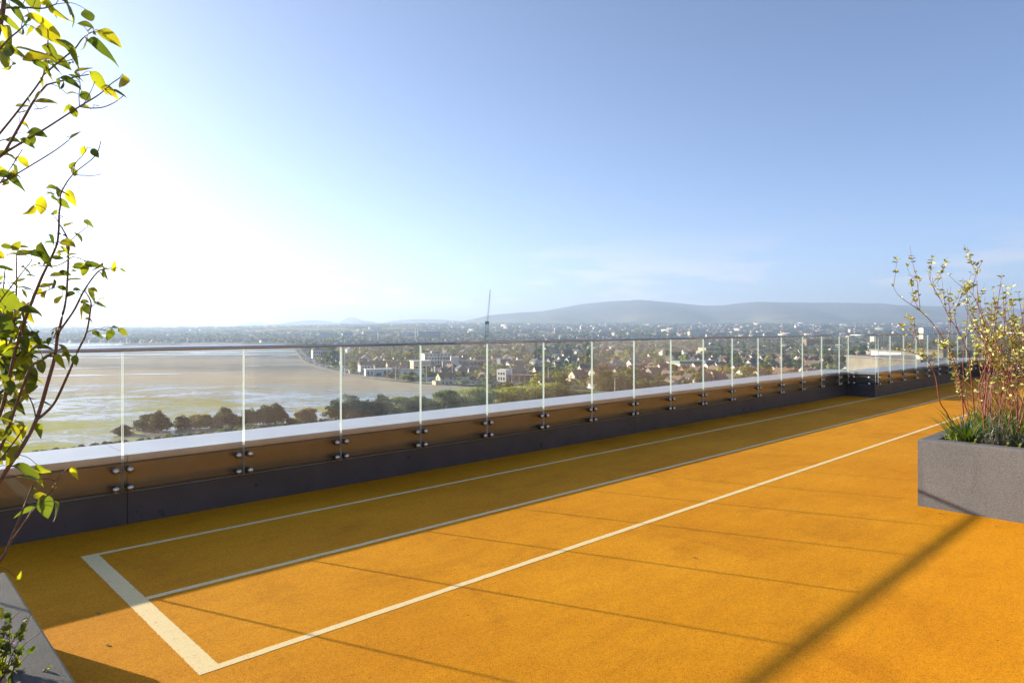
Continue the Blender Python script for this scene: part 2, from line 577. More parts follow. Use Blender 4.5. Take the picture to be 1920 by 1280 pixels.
# ------------------------------------------------------------------ mesh helpers
class MB:
    def __init__(self):
        self.v, self.f, self.mi = [], [], []

    def add(self, verts, faces, mi=0):
        o = len(self.v)
        self.v += [tuple(v) for v in verts]
        self.f += [tuple(i + o for i in f) for f in faces]
        self.mi += [mi] * len(faces)

    def box(self, x0, x1, y0, y1, z0, z1, mi=0):
        self.add([(x0, y0, z0), (x1, y0, z0), (x1, y1, z0), (x0, y1, z0), (x0, y0, z1), (x1, y0, z1), (x1, y1, z1), (x0, y1, z1)],
                 [(0, 3, 2, 1), (4, 5, 6, 7), (0, 1, 5, 4), (1, 2, 6, 5), (2, 3, 7, 6), (3, 0, 4, 7)], mi)

    def tube(self, pts, radii, n=6, mi=0, cap=True):
        pts = [Vector(p) for p in pts]
        rings, verts, faces = [], [], []
        up = Vector((0.31, 0.17, 0.93))
        for i, p in enumerate(pts):
            t = (pts[min(i + 1, len(pts) - 1)] - pts[max(i - 1, 0)])
            if t.length < 1e-9:
                t = Vector((0, 0, 1))
            t.normalize()
            a = t.cross(up)
            if a.length < 1e-3:
                a = t.cross(Vector((1, 0, 0)))
            a.normalize()
            b = t.cross(a)
            r = radii[i] if hasattr(radii, '__len__') else radii
            rings.append(len(verts))
            for k in range(n):
                w = 2 * math.pi * k / n
                verts.append(p + a * (math.cos(w) * r) + b * (math.sin(w) * r))
        for i in range(len(pts) - 1):
            for k in range(n):
                k2 = (k + 1) % n
                faces.append((rings[i] + k, rings[i] + k2, rings[i + 1] + k2, rings[i + 1] + k))
        if cap:
            faces.append(tuple(rings[0] + k for k in range(n))[::-1])
            faces.append(tuple(rings[-1] + k for k in range(n)))
        self.add(verts, faces, mi)

    def lathe(self, profile, origin, axis='z', n=14, mi=0):
        """profile: (radius, height) pairs"""
        verts, faces = [], []
        ox, oy, oz = origin
        for r, h in profile:
            for k in range(n):
                w = 2 * math.pi * k / n
                a, b = r * math.cos(w), r * math.sin(w)
                if axis == 'z':
                    verts.append((ox + a, oy + b, oz + h))
                elif axis == 'y':
                    verts.append((ox + a, oy + h, oz + b))
                else:
                    verts.append((ox + h, oy + a, oz + b))
        for i in range(len(profile) - 1):
            for k in range(n):
                k2 = (k + 1) % n
                faces.append((i * n + k, i * n + k2, (i + 1) * n + k2, (i + 1) * n + k))
        faces.append(tuple(range(n))[::-1])
        faces.append(tuple((len(profile) - 1) * n + k for k in range(n)))
        self.add(verts, faces, mi)

    def mesh(self, name, mats, smooth=False):
        me = bpy.data.meshes.new(name)
        me.from_pydata(self.v, [], self.f)
        for m in (mats if isinstance(mats, (list, tuple)) else [mats]):
            me.materials.append(m)
        if any(self.mi):
            me.polygons.foreach_set('material_index', self.mi)
        if smooth:
            me.polygons.foreach_set('use_smooth', [True] * len(me.polygons))
        me.update()
        return me

    def build(self, name, mats, parent=None, smooth=False):
        return link(name, self.mesh(name, mats, smooth), parent)


def link(name, me, parent=None, loc=None, rz=0):
    o = bpy.data.objects.new(name, me)
    COL.objects.link(o)
    if loc is not None:
        o.location = loc
    if rz:
        o.rotation_euler = (0, 0, rz)
    if parent is not None:
        o.parent = parent
    return o


def thing(name, label, cat, loc=(0, 0, 0), rz=0, group=None):
    o = bpy.data.objects.new(name, None)
    o.empty_display_size = 0.2
    COL.objects.link(o)
    o.location = loc
    o.rotation_euler = (0, 0, rz)
    return tag(o, label, cat, group)


def tag(o, label=None, cat=None, group=None, kind=None):
    if label:
        o['label'] = label
    if cat:
        o['category'] = cat
    if group:
        o['group'] = group
    if kind:
        o['kind'] = kind
    return o


def copy_tree(root, loc, rz=0, scale=None):
    r = root.copy()
    COL.objects.link(r)
    r.location = loc
    r.rotation_euler = (0, 0, rz)
    if scale is not None:
        r.scale = scale
    for ch in root.children:
        c = ch.copy()
        COL.objects.link(c)
        c.parent = r
        for g in ch.children:
            d = g.copy()
            COL.objects.link(d)
            d.parent = c
    return r


def np_mesh(name, V, F, mat, tint=None, parent=None):
    """V (n,3), F (m,k) arrays of one face size; tint (n,3) per vertex"""
    me = bpy.data.meshes.new(name)
    n, (m, k) = len(V), F.shape
    me.vertices.add(n)
    me.vertices.foreach_set('co', V.astype(np.float32).ravel())
    me.loops.add(m * k)
    me.loops.foreach_set('vertex_index', F.astype(np.int32).ravel())
    me.polygons.add(m)
    me.polygons.foreach_set('loop_start', np.arange(0, m * k, k, dtype=np.int32))
    me.polygons.foreach_set('loop_total', np.full(m, k, dtype=np.int32))
    me.update(calc_edges=True)
    if tint is not None:
        a = me.color_attributes.new('tint', 'FLOAT_COLOR', 'POINT')
        a.data.foreach_set('color', np.c_[tint, np.ones(n)].astype(np.float32).ravel())
    me.materials.append(mat)
    return me


ORD = ['first', 'second', 'third', 'fourth', 'fifth', 'sixth', 'seventh', 'eighth', 'ninth', 'tenth', 'eleventh', 'twelfth', 'thirteenth',
       'fourteenth', 'fifteenth', 'sixteenth', 'seventeenth', 'eighteenth', 'nineteenth', 'twentieth']


def ordinal(i):
    if i < 20:
        return ORD[i]
    tens = ['', '', 'twenty', 'thirty', 'forty', 'fifty', 'sixty', 'seventy', 'eighty', 'ninety'][min(9, (i + 1) // 10)]
    u = (i + 1) % 10
    return tens + '-' + ORD[u - 1] if u else tens[:-1] + 'ieth'


# ================================================================== THE TERRACE
WALL_Y = 6.33
GLASS_Y = 6.275
NOTCH_X = 17.22
FAR_Y = 5.69
END_X = 27.2
CAP_Z = 0.577

mb = MB()
mb.box(-9, 31, -12, 6.9, -0.45, 0.0)
deck = mb.build('deck', M['rubber'])
tag(deck, kind='structure')

for nm, x0, x1, y0, y1, z in (('painted_line', 1.288, 26.6, 5.612, 5.664, 0.0016), ('painted_line', 1.288, 26.6, 4.490, 4.542, 0.0016),
                              ('painted_line', 1.288, 26.6, 3.345, 3.397, 0.0016), ('painted_line', 1.183, 1.288, 3.345, 5.664, 0.0016)):
    # each line a thin sheet with slightly uneven edges
    n = max(2, int((x1 - x0) / 0.06)) if (x1 - x0) > 1 else 2
    b = MB()
    if n > 2:
        xs = np.linspace(x0, x1, n)
        e0 = y0 + rng.normal(0, 0.0011, n)
        e1 = y1 + rng.normal(0, 0.0011, n)
        vs = [(x, a, z) for x, a in zip(xs, e0)] + [(x, a, z) for x, a in zip(xs, e1)]
        b.add(vs, [(i, i + 1, n + i + 1, n + i) for i in range(n - 1)])
    else:
        n = 130
        ys = np.linspace(y0, y1, n)
        e0 = x0 + rng.normal(0, 0.0011, n)
        e1 = np.full(n, x1)
        e1[2:-2] += rng.normal(0, 0.001, n - 4)
        vs = [(a, y, z) for y, a in zip(ys, e0)] + [(a, y, z) for y, a in zip(ys, e1)]
        b.add(vs, [(i, n + i, n + i + 1, i + 1) for i in range(n - 1)])
    tag(b.build(nm, M['line']), kind='structure')


# parapet: clad upstand and a broad coping, in lengths
def parapet(label, runs, returns=()):
    t = thing('parapet', label, 'parapet', (0, 0, 0))
    for x0, x1, y in runs:
        g = 0.003
        b = MB()
        b.box(x0 + g, x1 - g, y, y + 0.60, -1.0, 0.285)
        b.build('upstand_panel', M['kerb'], t)
        b = MB()
        b.box(x0 + g, x1 - g, y + 0.012, y + 0.60, 0.289, 0.50)
        b.build('cladding_panel', M['clad'], t)
        b = MB()   # folded coping with a drip lip
        b.add([(x, yy, zz) for x in (x0 + g, x1 - g) for yy, zz in
               ((y - 0.006, CAP_Z - 0.056), (y - 0.006, CAP_Z - 0.004), (y - 0.002, CAP_Z), (y + 0.67, CAP_Z + 0.004), (y + 0.675, CAP_Z - 0.06), (y + 0.60, CAP_Z - 0.056))],
              [(0, 6, 7, 1), (1, 7, 8, 2), (2, 8, 9, 3), (3, 9, 10, 4), (4, 10, 11, 5), (5, 11, 6, 0), (0, 1, 2, 3, 4, 5), (11, 10, 9, 8, 7, 6)])
        b.build('coping', M['cap'], t)
    return t


p1 = parapet('long dark parapet upstand with pale coping along the orange deck', [(-8, 1.66, WALL_Y), (1.66, 8.73, WALL_Y), (8.73, 15.78, WALL_Y), (15.78, NOTCH_X + 0.45, WALL_Y)])
p2 = parapet('far dark parapet length beyond the corner step, behind the red-stemmed shrubs', [(NOTCH_X + 0.45, 22.0, FAR_Y), (22.0, END_X, FAR_Y)])
# the step's face towards the long run
b = MB()
b.box(NOTCH_X, NOTCH_X + 0.447, FAR_Y, WALL_Y - 0.003, -0.4, 0.285)
b.build('corner_upstand', M['kerb'], p2)
b = MB()
b.box(NOTCH_X + 0.012, NOTCH_X + 0.447, FAR_Y + 0.012, WALL_Y - 0.015, 0.289, 0.50)
b.build('corner_cladding', M['kerb'], p2)
b = MB()
b.box(NOTCH_X - 0.006, NOTCH_X + 0.447, FAR_Y - 0.006, WALL_Y - 0.01, CAP_Z - 0.05, CAP_Z + 0.001)
b.build('corner_coping', M['cap'], p2)
# the parapet turns the corner at the terrace's far end
p3 = thing('parapet', 'dark end parapet closing the terrace behind the red-stemmed shrubs', 'parapet')
b = MB(); b.box(END_X + 0.003, END_X + 0.6, -10, FAR_Y + 0.55, -1, 0.50); b.build('upstand_panel', M['kerb'], p3)
b = MB(); b.box(END_X + 0.003, END_X + 0.66, -10, FAR_Y + 0.62, CAP_Z - 0.05, CAP_Z); b.build('coping', M['cap'], p3)

# glass balustrade
TH = 0.022
GZ0, GZ1 = 0.282, 1.437


def standoff_mesh():
    b = MB()
    b.lathe([(0.020, 0.055), (0.020, 0.0)], (0, 0, 0), 'y', 14, 1)
    b.lathe([(0.027, 0.004), (0.027, -TH - 0.004), (0.027, -TH - 0.010)], (0, 0, 0), 'y', 18, 1)
    b.lathe([(0.0265, -TH - 0.010), (0.0262, -TH - 0.017), (0.023, -TH - 0.026), (0.016, -TH - 0.0325), (0.007, -TH - 0.0355), (0.001, -TH - 0.036)], (0, 0, 0), 'y', 20, 0)
    return b.mesh('standoff', [M['steel'], M['bolt']], True)


STANDOFF = standoff_mesh()


def pane_mesh(w):
    b = MB()
    b.box(0, w, -TH, 0, GZ0, GZ1)
    b.mi = [1, 1, 0, 1, 0, 1]
    return b.mesh('glass_pane', [M['glass'], M['edge']])


PANES = {}


def pane(parent, x, y, w, rz=0, bolts=(0.0475,)):
    key = round(w, 3)
    if key not in PANES:
        PANES[key] = pane_mesh(w)
    p = link('glass_pane', PANES[key], parent, (x, y, 0), rz)
    for sx in (bolts[0], w - bolts[0]):
        for z in (0.318, 0.466):
            link('standoff', STANDOFF, p, (sx, 0, z))
    return p


def rail(parent, x0, x1, y, rz=0, origin=None):
    b = MB()
    prof = [(-0.026 * math.cos(w), 1.449 - 0.016 * math.sin(w)) for w in [math.pi / 2 - 2 * math.pi * k / 14 for k in range(14)]]
    L = x1 - x0
    n = len(prof)
    b.add([(x, yy, z) for x in (0.001, L - 0.001) for yy, z in prof], [(i, i + n, (i + 1) % n + n, (i + 1) % n) for i in range(n)] + [tuple(range(n)), tuple(range(2 * n - 1, n - 1, -1))])
    return link('handrail', b.mesh('handrail', M['rail'], True), parent, (x0, y - TH / 2, 0) if origin is None else origin, rz)


bal1 = thing('glass_balustrade', 'long frameless glass balustrade with slim steel handrail on the parapet', 'balustrade')
J0 = 1.606                      # a joint between two panes, then one every metre
GAP = 0.010
for k in range(-5, 15):
    x = J0 + k * 1.0
    pane(bal1, x + GAP / 2, GLASS_Y, 1.0 - GAP)
pane(bal1, J0 + 15 + GAP / 2, GLASS_Y, NOTCH_X - 0.06 - (J0 + 15 + GAP / 2))
xr = J0 - 5
for x0, x1 in ((xr, 0.1), (0.1, 5.1), (5.1, 10.1), (10.1, 15.1), (15.1, NOTCH_X - 0.03)):
    rail(bal1, x0, x1, GLASS_Y)
bal2 = thing('glass_balustrade', 'far glass balustrade beyond the corner step, running behind the red-stemmed shrubs', 'balustrade')
fy = FAR_Y - 0.055
wret = WALL_Y - FAR_Y - 0.02
pane(bal2, NOTCH_X - 0.055, GLASS_Y - 0.02, wret - 0.02, math.radians(-90), (0.13,))
rail(bal2, 0, wret + 0.06, 0, math.radians(-90), (NOTCH_X - 0.055 - TH / 2, GLASS_Y - 0.03, 0))
pane(bal2, NOTCH_X + 0.01, fy, 0.80, 0)
for k in range(9):
    pane(bal2, NOTCH_X + 0.83 + k * 1.0, fy, 1.0 - GAP)
rail(bal2, NOTCH_X - 0.03, NOTCH_X + 4.8, fy)
rail(bal2, NOTCH_X + 4.8, NOTCH_X + 9.8, fy)
bal3 = thing('glass_balustrade', 'end glass balustrade across the terrace behind the red-stemmed shrubs', 'balustrade')
for k in range(8):
    pane(bal3, END_X - 0.055, FAR_Y - 0.1 - k, 1.0 - GAP, math.radians(-90))
rail(bal3, 0, 8.0, 0, math.radians(-90), (END_X - 0.055 - TH / 2, FAR_Y - 0.06, 0))


# the rooftop storey behind the viewpoint: the balustrade glass mirrors it and it throws sunlight back on the deck
M['facade'] = simple('warm_stone_facade', (0.28, 0.215, 0.16), 0.8, 0, 0.1, 1.5)
ph_ = thing('rooftop_storey', 'warm stone rooftop storey with tall windows, mirrored faintly in the balustrade glass', 'building', (10, -6, 0))
edges_ = [-18.5, -13, -9.6, -2.2, 0.4, 8.5, 12.0, 20.5]
for k in range(0, 7):
    b = MB(); b.box(edges_[k] + 0.004, edges_[k + 1] - 0.004, 0 if k % 2 == 0 else 0.12, 0.5, 0, 3.6 if k % 2 == 0 else 2.9)
    b.build('wall_panel' if k % 2 == 0 else 'window', M['facade'] if k % 2 == 0 else M['window'], ph_)
    if k % 2:
        b = MB(); b.box(edges_[k] + 0.004, edges_[k + 1] - 0.004, 0.02, 0.5, 2.905, 3.6); b.build('lintel', M['facade'], ph_)
b = MB(); b.box(-18.8, 20.8, -5, 0.8, 3.605, 4.0); b.build('roof', M['cap'], ph_)

# planters
def planter(label, x0, x1, y0, y1, h, rim=0.14, mat='planter'):
    t = thing('planter', label, 'planter', ((x0 + x1) / 2, (y0 + y1) / 2, 0))
    ax, ay = (x1 - x0) / 2, (y1 - y0) / 2
    bv = 0.012
    v, f = [], []
    rings = [(ax, ay, 0.0), (ax, ay, h - bv), (ax - bv * 0.3, ay - bv * 0.3, h - bv * 0.3), (ax - bv, ay - bv, h), (ax - rim + bv, ay - rim + bv, h),
             (ax - rim, ay - rim, h - bv), (ax - rim, ay - rim, h - 0.12)]
    for a, c, z in rings:
        v += [(-a, -c, z), (a, -c, z), (a, c, z), (-a, c, z)]
    for i in range(len(rings) - 1):
        for k in range(4):
            k2 = (k + 1) % 4
            f.append((i * 4 + k, i * 4 + k2, (i + 1) * 4 + k2, (i + 1) * 4 + k))
    b = MB()
    b.add(v, f)
    b.build('trough', M[mat], t)
    # soil, slightly mounded
    n, m = 26, 26
    b = MB()
    V = []
    for i in range(n):
        for j in range(m):
            u, w = i / (n - 1) * 2 - 1, j / (m - 1) * 2 - 1
            V.append((u * (ax - rim), w * (ay - rim), h - 0.065 + 0.03 * (1 - u * u) * (1 - w * w) + random.uniform(-0.012, 0.012)))
    b.add(V, [(i * m + j, (i + 1) * m + j, (i + 1) * m + j + 1, i * m + j + 1) for i in range(n - 1) for j in range(m - 1)])
    b.build('soil', M['soil'], t)
    return t


planter('grey stone planter full of red-stemmed shrubs on the deck', 7.05, 9.75, -2.2, 1.965, 0.61)
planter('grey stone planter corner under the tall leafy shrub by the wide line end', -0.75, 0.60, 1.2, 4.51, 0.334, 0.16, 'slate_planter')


# ================================================================== PLANTS ON THE TERRACE
def leaf_mesh(name, mat, wide=0.27, droop=0.22, fold=0.10, wave=0.0, n=7, twist=0.0):
    """one blade, 1 m long along +x from its stalk, folded at the midrib and curling down to the tip"""
    v, f = [], []
    for i in range(n):
        t = i / (n - 1)
        w = wide * (math.sin(math.pi * t ** 0.72) ** 0.85 if 0 < t < 1 else 0.004)
        x = t - 0.05 * t * t
        z = -droop * t * t + wave * math.sin(t * 9)
        tw = twist * t
        for s in (-1, 0, 1):
            yy = s * w
            zz = z + (abs(s) * w * fold * 2.2) + s * w * math.sin(tw) * 0.8
            v.append((x, yy * math.cos(tw), zz))
    for i in range(n - 1):
        a = i * 3
        f += [(a, a + 3, a + 4, a + 1), (a + 1, a + 4, a + 5, a + 2)]
    b = MB()
    b.add(v, f)
    return b.mesh(name, mat, True)


LEAVES = [leaf_mesh('leaf', M['leaf'], 0.25, 0.28, 0.14, 0.015, 9), leaf_mesh('leaf', M['leaf'], 0.21, 0.48, 0.22, 0.025, 9, 0.7),
          leaf_mesh('leaf', M['leaf'], 0.29, 0.14, 0.10, 0.02, 9, -0.4), leaf_mesh('leaf', M['leaf'], 0.18, 0.72, 0.30, 0.04, 10, 1.2), leaf_mesh('leaf', M['leaf'], 0.24, 0.36, 0.26, -0.03, 9, -0.9)]
SMALL = [leaf_mesh('leaf', M['leaf2'], 0.25, 0.25, 0.12, 0, 5), leaf_mesh('leaf', M['leaf2'], 0.21, -0.15, 0.2, 0, 5, 0.5)]
CAMP = Vector((0, 0, CAM_H))
FWD = Vector((CA, SA, 0))
RGT = Vector((SA, -CA, 0))


def put_leaf(parent, me, pos, axis, nrm, length, name='leaf'):
    x = axis.normalized()
    z = (nrm - x * nrm.dot(x))
    if z.length < 1e-3:
        z = Vector((0, 0, 1)) - x * x.z
    z.normalize()
    y = z.cross(x)
    mtx = Matrix((x, y, z)).transposed().to_4x4()
    mtx = Matrix.Translation(pos) @ mtx @ Matrix.Scale(length, 4)
    o = link(name, me, parent)
    o.matrix_basis = parent.matrix_basis.inverted() @ mtx
    return o


def smooth_line(pts, per=5):
    """Catmull-Rom through points"""
    P = [Vector(p) for p in pts]
    if len(P) < 3:
        return P
    out = []
    for i in range(len(P) - 1):
        p0, p1, p2, p3 = P[max(i - 1, 0)], P[i], P[i + 1], P[min(i + 2, len(P) - 1)]
        for k in range(per):
            t = k / per
            out.append(0.5 * ((2 * p1) + (p2 - p0) * t + (2 * p0 - 5 * p1 + 4 * p2 - p3) * t * t + (3 * p1 - p0 - 3 * p2 + p3) * t ** 3))
    out.append(P[-1])
    return out


def stem_obj(parent, pts, r0, r1, mat, name='branch', sides=6):
    L = smooth_line(pts)
    b = MB()
    n = len(L)
    b.tube(L, [r0 + (r1 - r0) * i / (n - 1) for i in range(n)], sides)
    # small swellings where twigs leave
    o = b.build(name, mat, None, True)
    o.parent = parent
    o.matrix_parent_inverse = parent.matrix_basis.inverted()
    return o


# the tall leafy shrub on the left, and the bough reaching in above it
random.seed(4)
shrub = thing('leafy_shrub', 'tall thin shrub with large yellow-green leaves in the corner planter', 'shrub', (0.10, 3.15, 0.28))
D = 2.4
BR = [  # photograph columns and rows along each branch, distance ahead, start and end radius
    ([(-205, 1352), (-184, 1246), (-90, 1060), (5, 893), (36, 846), (68, 787), (91, 712), (103, 668), (107, 635), (110, 622)], 2.38, 0.0085, 0.0048),
    ([(110, 622), (116, 595), (124, 558), (128, 487), (127, 451), (119, 432), (111, 420)], 2.38, 0.0045, 0.0022),
    ([(110, 622), (138, 583), (158, 544), (183, 510), (200, 504), (217, 502)], 2.36, 0.0038, 0.0016),
    ([(-190, 1340), (-150, 1200), (-40, 880), (5, 760), (28, 660), (47, 599), (65, 552), (79, 518), (95, 485), (108, 451), (111, 400), (113, 385), (115, 361), (136, 328), (178, 293), (189, 265)], 2.42, 0.0075, 0.0014),
    ([(136, 328), (160, 329), (178, 329), (190, 326)], 2.42, 0.0018, 0.001),
    ([(136, 328), (142, 306), (156, 290), (164, 277)], 2.44, 0.0018, 0.001),
    ([(68, 787), (87, 772), (105, 750), (131, 694), (145, 660), (162, 623), (170, 577), (169, 562), (158, 544)], 2.40, 0.0052, 0.002),
    ([(162, 623), (172, 619), (183, 617), (204, 620)], 2.40, 0.0018, 0.0012),
    ([(68, 787), (62, 760), (50, 734), (48, 718)], 2.41, 0.0025, 0.0015),
    ([(-70, 960), (0, 841), (30, 760), (56, 691), (76, 677), (101, 661), (118, 652)], 2.36, 0.006, 0.002),
    ([(-60, 940), (0, 862), (31, 822), (45, 800)], 2.36, 0.004, 0.0018),
    ([(-195, 1345), (-160, 1215), (-70, 1120), (0, 1052), (22, 1005), (39, 965), (55, 925), (62, 908)], 2.34, 0.0062, 0.0022),
    ([(0, 1052), (11, 1030), (60, 960), (101, 914), (102, 902), (90, 897), (76, 898)], 2.34, 0.0036, 0.0016),
    ([(108, 451), (120, 459), (140, 444), (165, 424)], 2.42, 0.002, 0.0012),
    ([(128, 487), (110, 497), (90, 499), (62, 497)], 2.38, 0.002, 0.0014),
    ([(128, 487), (136, 482), (148, 484), (163, 492)], 2.38, 0.002, 0.0014),
    ([(65, 552), (82, 547), (108, 538), (118, 545), (114, 558)], 2.42, 0.0018, 0.0011),
    ([(170, 577), (178, 570), (184, 565)], 2.40, 0.0014, 0.001),
    ([(111, 420), (104, 408), (93, 398)], 2.38, 0.0016, 0.001),
    ([(113, 385), (108, 378), (98, 362)], 2.42, 0.0014, 0.001),
    ([(-40, 880), (-20, 720), (20, 640), (30, 560), (31, 480)], 2.5, 0.006, 0.002),
    ([(-40, 880), (-25, 760), (5, 700), (40, 650), (60, 620)], 2.5, 0.005, 0.0018),
    ([(5, 760), (14, 700), (12, 640), (6, 560), (10, 500)], 2.5, 0.0045, 0.0018),
    ([(-20, 600), (0, 565), (40, 513), (60, 488)], 2.33, 0.003, 0.0014),
]
for pts, d, r0, r1 in BR:
    stem_obj(shrub, [spot(x, y, d + 0.02 * math.sin(i * 1.7 + x)) for i, (x, y) in enumerate(pts)], r0, r1, M['bark'])

SKEL_PTS = [v for pts, d, r0, r1 in BR for v in smooth_line([spot(x, y, d + 0.02 * math.sin(i * 1.7 + x)) for i, (x, y) in enumerate(pts)], 8)]
MIDLEAF = [(4, 481, 30, 60), (30, 475, 36, -10), (45, 473, 30, -15), (69, 476, 26, 25), (30, 461, 20, -50), (12, 462, 20, 10), (43, 462, 16, -10),
           (12, 503, 26, 0), (50, 503, 22, 10), (57, 516, 22, 0), (8, 528, 24, -30), (38, 524, 14, -30), (45, 536, 20, -20), (44, 550, 15, 60), (55, 581, 34, 10),
           (67, 583, 22, 20), (61, 398, 26, 100), (100, 444, 20, 20), (122, 439, 20, -5), (150, 442, 24, 30), (130, 456, 28, 20), (92, 453, 18, -20), (114, 473, 20, 15),
           (133, 476, 20, -30), (107, 483, 18, 0), (150, 498, 26, -10), (156, 506, 28, 110), (173, 494, 28, -20), (140, 523, 22, -15), (106, 514, 26, -15), (120, 511, 18, 10),
           (142, 507, 14, -10), (197, 513, 20, 80), (230, 506, 10, 20), (170, 552, 22, 70), (177, 542, 18, 10), (183, 566, 12, -20), (155, 585, 26, 110), (165, 418, 18, 35),
           (86, 534, 24, -20), (75, 546, 14, -50), (117, 540, 16, 20), (110, 562, 20, -40), (100, 532, 8, 60), (105, 352, 34, 0), (72, 387, 38, 110), (131, 370, 28, 80),
           (103, 375, 22, 60), (98, 363, 16, 0), (207, 627, 20, 110), (231, 621, 18, 30), (215, 613, 12, -10), (122, 655, 36, 30), (113, 675, 26, 60), (124, 665, 18, -20),
           (93, 667, 24, -20), (143, 675, 18, 70), (80, 687, 30, 50), (56, 705, 34, 70), (54, 722, 26, 120), (22, 726, 26, 80), (82, 651, 24, 0), (65, 633, 30, 40),
           (45, 665, 36, -10), (68, 806, 26, 60), (33, 813, 44, 115), (14, 806, 44, -20), (40, 790, 22, 0), (9, 787, 24, 10), (6, 830, 22, 60), (47, 881, 52, 12), (56, 895, 42, 2),
           (75, 882, 26, 60), (140, 884, 22, 60), (140, 876, 16, 0), (51, 957, 34, 160), (84, 948, 38, 80), (107, 954, 30, 70), (76, 931, 26, 10), (37, 1080, 13, -60), (5, 1148, 22, 60)]
BIG = [(78, 478, 50, 88), (8, 562, 54, 40), (14, 610, 44, 60)]


SKEL = {}


def petiole(parent, p):
    """a thin stalk from the nearest branch to the foot of a leaf"""
    q = min(SKEL[parent.name], key=lambda v: (v - p).length_squared)
    L = (q - p).length
    if L > 0.16 or L < 0.004:
        return L
    mid = q.lerp(p, 0.55) + Vector((0, 0, 0.12 * L))
    stem_obj(parent, [q, mid, p], 0.0011, 0.0009, M['bark'], 'stalk', 4)
    return L


def shrub_leaf(parent, x, y, L, ang, d, facing=0.0):
    a = math.radians(ang)
    axis = RGT * math.cos(a) - Vector((0, 0, 1)) * math.sin(a) + FWD * random.uniform(-0.5, 0.5)
    nrm = Vector((random.gauss(0, 0.45), random.gauss(0, 0.45), 1.0))
    if facing:
        nrm = -FWD + Vector((0, 0, 0.3)) + RGT * random.uniform(-0.4, 0.4)
    elif abs(math.sin(a)) > 0.7:
        nrm = -FWD * random.choice((-1, 1)) + RGT * random.uniform(-0.9, 0.9) + Vector((0, 0, 0.3))
    elif random.random() < 0.45:
        nrm = Vector((0, 0, 0.7)) - FWD * random.uniform(0.4, 1.2) + RGT * random.uniform(-0.4, 0.4)
    half = L * 0.5
    p = spot(x - math.cos(a) * half, y - math.sin(a) * half, d)
    if parent.name in SKEL and petiole(parent, p) > 0.16:
        q = min(SKEL[parent.name], key=lambda v: (v - p).length_squared)
        p = p.lerp(q, 0.9)
    put_leaf(parent, random.choice(LEAVES if not facing else LEAVES[:3:2]), p, axis, nrm, L * 1.12 * d / FPX)


SKEL[shrub.name] = SKEL_PTS
for x, y, L, a in MIDLEAF:
    shrub_leaf(shrub, x, y, L * 1.12, a, D + random.uniform(-0.06, 0.06))
for x, y, L, a in BIG:
    shrub_leaf(shrub, x, y, L, a, D - 0.05, 1.0)
for i in range(120):      # the dense clump near the rail
    y = random.uniform(575, 760)
    x = random.uniform(-35, 84 - abs(y - 655) * 0.42)
    shrub_leaf(shrub, x, y, random.uniform(24, 46), random.choice((random.uniform(-40, 40), random.uniform(60, 120), random.uniform(140, 220))), random.uniform(2.36, 2.62))
for k_ in range(60):     # small leaves scattered along the thin twigs
    v_ = random.choice(SKEL_PTS)
    if v_.z < 1.0:
        continue
    px_, d_ = to_px(v_.x, v_.y)
    py_ = HORIZON + (CAM_H - v_.z) * FPX / d_
    shrub_leaf(shrub, px_ + random.uniform(-14, 14), py_ + random.uniform(-10, 10), random.uniform(11, 24), random.uniform(0, 360), d_)
for i in range(16):
    shrub_leaf(shrub, random.uniform(-40, 30), random.uniform(775, 860), random.uniform(24, 42), random.uniform(-60, 120), random.uniform(2.36, 2.55))

bough = thing('leafy_shrub', 'highest leafy bough reaching in above at the upper sky, beside the corner planter', 'shrub', (-0.28, 2.75, 0.28))
bough['label'] = 'taller leafy shrub whose drooping-leaved boughs cross the pale sky at top left'
BT = [
    ([(-440, 1465), (-420, 1290), (-330, 900), (-200, 600), (-90, 420), (-40, 330), (8, 287)], 2.05, 0.012, 0.005),
    ([(-200, 600), (-120, 300), (-30, 130), (2, 40), (8, -30)], 2.05, 0.009, 0.006),
    ([(-90, 420), (-40, 300), (0, 250), (40, 200), (79, 146), (82, 122)], 2.05, 0.0042, 0.002),
    ([(8, 287), (40, 230), (63, 190), (84, 163), (92, 158), (115, 152), (140, 145), (166, 140)], 2.05, 0.004, 0.0016),
    ([(8, 287), (40, 268), (79, 245), (115, 222), (149, 200), (185, 178), (205, 160), (225, 146)], 2.06, 0.0038, 0.0014),
    ([(149, 200), (170, 203), (194, 201), (215, 192), (231, 180)], 2.06, 0.002, 0.0012),
    ([(149, 200), (148, 180), (150, 160), (148, 148)], 2.05, 0.0016, 0.001),
    ([(155, 198), (168, 176), (178, 153)], 2.05, 0.0014, 0.001),
    ([(-60, 370), (0, 343), (28, 328), (70, 303), (105, 281), (129, 263)], 2.05, 0.003, 0.0014),
    ([(0, 343), (20, 315), (42, 280)], 2.05, 0.002, 0.0012),
    ([(-30, 130), (11, 79), (35, 58), (51, 42)], 2.04, 0.003, 0.0018),
    ([(82, 140), (118, 110), (140, 92), (155, 72), (169, 62), (178, 60)], 2.06, 0.0028, 0.0014),
    ([(82, 140), (88, 100), (90, 60), (84, 42)], 2.06, 0.0024, 0.0014),
    ([(105, 118), (128, 114), (148, 106)], 2.06, 0.0016, 0.001),
    ([(2, 16), (40, 14), (80, 16), (105, 8)], 2.04, 0.003, 0.0018),
    ([(63, 205), (78, 204), (90, 199)], 2.05, 0.0014, 0.001),
    ([(35, 211), (48, 208), (58, 203)], 2.05, 0.0014, 0.001),
    ([(-60, 280), (0, 264), (20, 258), (33, 250)], 2.07, 0.0022, 0.0012),
]
for pts, d, r0, r1 in BT:
    stem_obj(bough, [spot(x, y, d + 0.03 * math.sin(i * 1.3 + y)) for i, (x, y) in enumerate(pts)], r0, r1, M['bark'])
